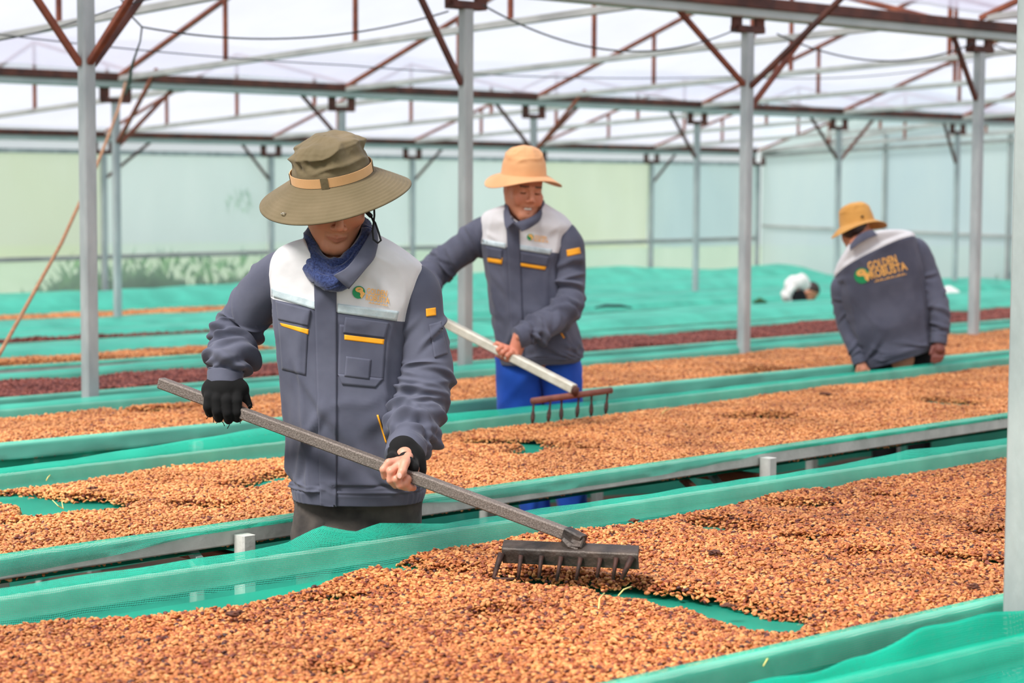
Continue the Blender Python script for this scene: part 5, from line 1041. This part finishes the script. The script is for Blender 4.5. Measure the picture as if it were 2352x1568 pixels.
V, F = sweep(slL, 90, 56, fold_sleeve(.008, 8, .55, .9, 22)); mesh('sleeve', V.tolist(), F, GREY, jk3, smooth=True)
T3c = Cast([(jv3, jf3)]); T3c.dz = 9.8
emblem(T3c, 1980, 633, 18, jk3, -18); text_decal('back_lettering', T3c, 'GOLDEN', (1996, 622), (66, -18), (-6, -20), GOLDP, jk3, .004, .03); text_decal('back_lettering', T3c, 'ROBUSTA', (2001, 641), (84, -22), (-6, -19), GOLDP, jk3, .004, .03); script_line('back_script', T3c, (2008, 648), (74, -18), (-1, -5), GOLDP, jk3)
px_patch('collar', [[(1954, 560, 9.76), (1968, 543, 9.75), (1986, 532, 9.75), (2004, 527, 9.76)], [(1952, 568, 9.75), (1970, 552, 9.74), (1990, 541, 9.74), (2010, 534, 9.75)], [(1953, 575, 9.745), (1973, 560, 9.735), (1994, 548, 9.735), (2016, 539, 9.745)]], GREY, jk3)
R3_ = rotm(180 - 28, 20, 0) ; R3_ = Matrix.Rotation(math.radians(-14), 3, 'Y') @ Matrix.Rotation(math.radians(-12), 3, 'X') @ Matrix.Rotation(math.radians(152), 3, 'Z')
H3o = P(1968, 534, 9.95); RH3 = Matrix.Rotation(math.radians(-13), 3, 'Y') @ Matrix.Rotation(math.radians(-8), 3, 'X'); Ho3 = P(1969, 514, 9.95)
hr = hand_part([[(tuple(P(2146 + k * 7, 806, 9.80)), .0105), (tuple(P(2143 + k * 7, 820, 9.79)), .0095), (tuple(P(2141 + k * 6, 832 - abs(k - 1) * 2, 9.79)), .0085)] for k in range(4)] + [[(tuple(P(2143, 797, 9.80)), .011), (tuple(P(2138, 812, 9.79)), .009)]], [[(tuple(P(2156, 786, 9.81)), .026), (tuple(P(2158, 802, 9.80)), .028)]], .0035, sr(120, 66, 56)[:3])
hl_ = hand_part([[(tuple(P(1976 + k * 6, 850, 9.84)), .0105), (tuple(P(1977 + k * 6, 864, 9.84)), .009), (tuple(P(1978 + k * 6, 874, 9.84)), .0085)] for k in range(4)] + [[(tuple(P(1972, 842, 9.84)), .011), (tuple(P(1968, 856, 9.84)), .009)]], [[(tuple(P(1977, 836, 9.86)), .026), (tuple(P(1983, 848, 9.85)), .026)]], .0035)
body_mesh(m3, [place_head(HEADN, H3o, R3_, .95, Ho3, RH3, .076, .06), hr, hl_, core([[(tuple(P(1972, 560, 9.86)), .05), (tuple(P(2010, 600, 9.9)), .08), (tuple(P(2050, 720, 9.93)), .10), (tuple(P(2064, 820, 9.93)), .10)], [(q[:3], .026) for q in slR[1:]], [(q[:3], .022) for q in slL[1:]], [(tuple(P(2030, 830, 9.93)), .07), (tuple(P(2026, 1050, 9.93)), .05)], [(tuple(P(2110, 820, 9.93)), .07), (tuple(P(2112, 1050, 9.93)), .05)]])])
OCHRE = cloth_mat('ochre_cotton_hat', (190, 136, 66), (206, 152, 80), 900, .85, .15, .25)
cr3 = [(.090, 0), (.088, .012), (.086, .030), (.083, .050), (.079, .070), (.072, .086), (.060, .096), (.044, .102), (.026, .106), (.012, .107), (.003, .108)]
h3, at3 = hat('hat', Ho3, RH3, cr3, .090, .143, .030, OCHRE, m3, 14, .003, (.014, 2, 2.6), 110)
V, F = tube_geo([at3(.091, -1.45, .022), at3(.094, -1.40, .022), at3(.091, -1.30, .024)], [.003, .006, .003], 8); mesh('hat_pin', V, F, STRAP, h3, smooth=True)
l1 = [tuple(P(2024, 800, 9.93)) + (.088,), tuple(P(2026, 860, 9.93)) + (.088,), tuple(P(2028, 950, 9.93)) + (.076,), tuple(P(2030, 1030, 9.93)) + (.062,)]; g = ground_p(2030, 9.93, 0); l1.append((g[0], g[1], g[2] + .05, .055))
l2 = [tuple(P(2106, 785, 9.93)) + (.086,), tuple(P(2106, 860, 9.93)) + (.086,), tuple(P(2108, 950, 9.93)) + (.074,), tuple(P(2111, 1030, 9.93)) + (.062,)]; g2 = ground_p(2112, 9.93, 0); l2.append((g2[0], g2[1], g2[2] + .05, .055))
leg_tubes(m3, 'trousers', BLACKT, [l1, l2], 14, .006, 40); shoes(m3, [(g[0], g[1], g[2], 3.1), (g2[0], g2[1], g2[2], 3.0)])

# ------------------------------------------------------------------ two stooping figures in white, far off
OFFW = cloth_mat('off_white_cotton', (222, 218, 214), (236, 232, 228)); 
def stooper(label, x, y, d, s, mirror=1):
    """back arched over a bed; x, y: top of the back in the photograph"""
    c = P(x, y, d); k = s; f = lambda a, b, e=0: (c.x + mirror * a * k, c.y + e * k, c.z + b * k)
    gr = gz(c.x * N2[0] + c.y * N2[1]); r = empty('person', (c.x - mirror * .1, c.y, gr), label, 'person')
    hip, sh, hd = f(-.05, -.16), f(.10, -.10), f(.19, -.20)
    def fn(p): return chain(p, [(f(-.10, -.26), .075 * k), (f(-.05, -.11), .085 * k), (f(.06, -.08), .085 * k), (f(.14, -.17), .07 * k)], .05) + .006 * np.sin(p[:, 0] * 60 + p[:, 2] * 40)
    V, F = surface_nets(fn, np.array(c) - .5, np.array(c) + .5, .018)
    sh_ = mesh('shirt', V.tolist(), [tuple(q) for q in F], OFFW, r, smooth=True)
    for e in (-.13, .10):
        V, F = sweep([f(-.05, -.13, e) + (.05 * k,), f(-.13, -.24, e * 1.2) + (.05 * k,), f(-.10, -.31, e) + (.045 * k,), f(.06, -.36, e * .6) + (.038 * k,)], 24, 18, lambda u, th: .004 * np.sin(u * 30 + th)); mesh('sleeve', V.tolist(), F, OFFW, sh_, smooth=True)
    hd_ = place_head(HEADS, f(.17, -.22), Matrix.Rotation(math.radians(80 * mirror), 3, 'Z') @ Matrix.Rotation(math.radians(60), 3, 'X'), .8)
    hnd = [hand_part([[(f(.09 + .0 * j, -.37 - .012 * j, e * .6), .010), (f(.13, -.40 - .012 * j, e * .6), .009)] for j in range(4)] + [[(f(.08, -.36, e * .6), .01), (f(.10, -.345, e * .6), .009)]], [[(f(.06, -.36, e * .6), .024), (f(.09, -.385, e * .6), .024)]], .005) for e in (-.13, .10)]
    body_mesh(r, [hd_] + hnd + [core([[(f(-.04, -.2), .07 * k), (f(.08, -.12), .06 * k), (f(.15, -.2), .045 * k)], [(f(-.05, -.3, -.08), .07), ((c.x - mirror * .08, c.y - .08, gr + .1), .05)], [(f(-.05, -.3, .08), .07), ((c.x - mirror * .08, c.y + .08, gr + .1), .05)]], .03)])
    leg_tubes(r, 'trousers', BLACKT, [[f(-.03, -.20, -.06) + (.11 * k,), f(.0, -.42, -.09) + (.09,), (c.x - mirror * .06, c.y - .1, gr + .05, .06)], [f(-.03, -.20, .06) + (.11 * k,), f(.0, -.42, .09) + (.09,), (c.x - mirror * .06, c.y + .1, gr + .05, .06)]], 3, .004, 20)
    shoes(r, [(c.x - mirror * .06, c.y - .1, gr, .5), (c.x - mirror * .06, c.y + .1, gr, .5)])
stooper('far person in a white shirt stooping over the green nets, left of the bending worker', 1830, 632, 18.1, .72)
stooper('far person in white, just a patch showing beside the right sleeve of the bending worker', 2184, 660, 19.6, .66, -1)

# straws, dry husks and clumps lying on the beans
STRAW = mat('pale_straw', (226, 214, 130), .6)
def onbed(px, py, dz): 
    t, c = bedpt(px, py, dz); return W(t, c, zr(c) + dz)
for pts, lab in (([(1375, 1398), (1377, 1375), (1388, 1362)], 'curved pale straw lying below the big rake head'), ([(1420, 1368), (1432, 1354), (1450, 1347)], 'short pale straw at the exposed net right below the rake head'),
    ([(1896, 1448), (1899, 1440), (1897, 1428)], 'short straw standing at the front right edge of the nearest bed'), ([(1753, 1530), (1762, 1514), (1778, 1500), (1782, 1486)], 'crooked yellowish straw caught in the front net of the nearest bed'),
    ([(120, 1148), (134, 1162), (145, 1168), (142, 1152)], 'forked pale straw by the bare patch at the left of the second bed'), ([(106, 1104), (110, 1096), (116, 1090)], 'tiny pale straw at the back left edge of the second bed'), ([(1520, 950), (1528, 942), (1545, 936)], 'thin pale straw in the middle of the second bed')):
    V, F = tube_geo([onbed(x, y, -.018 + .010 * (i % 2)) for i, (x, y) in enumerate(pts)], .0016, 5); tag(mesh('straw', V, F, STRAW, smooth=True), lab, 'straw')
HUSK = mat('dark_brown_husk', (66, 34, 26), .8, rgb2=(104, 56, 36), vscale=60)
for i, (x, y, r, lab) in enumerate(((540, 1408, .022, 'dark brown clump of dried pulp at the left of the nearest bed'), (1640, 1268, .020, 'dark clump of dried pulp in the middle of the nearest bed'), (1672, 1390, .016, 'small black husk clump beside the bare stripe of the nearest bed'),
    (2235, 1345, .018, 'dark clump of pulp near the right post on the nearest bed'), (1455, 1195, .016, 'reddish brown clump at the back edge of the nearest bed'), (212, 1120, .016, 'dark clump on the left part of the second bed'), (1895, 905, .03, 'dark husk clump on the right part of the second bed'))):
    bm = bmesh.new(); bmesh.ops.create_icosphere(bm, subdivisions=3, radius=r * .55); o = onbed(x, y, -.020)
    for v in bm.verts: k = 1 + 1.0 * mnoise.noise(v.co * 160 + Vector((i, 0, 0))); v.co = Vector((v.co.x * k * 1.3, v.co.y * k * 1.2, v.co.z * k * .42)) + o
    tag(mesh('pulp_clump', [tuple(v.co) for v in bm.verts], [tuple(v.index for v in f.verts) for f in bm.faces], HUSK, smooth=True), lab, 'husk clump'); bm.free()
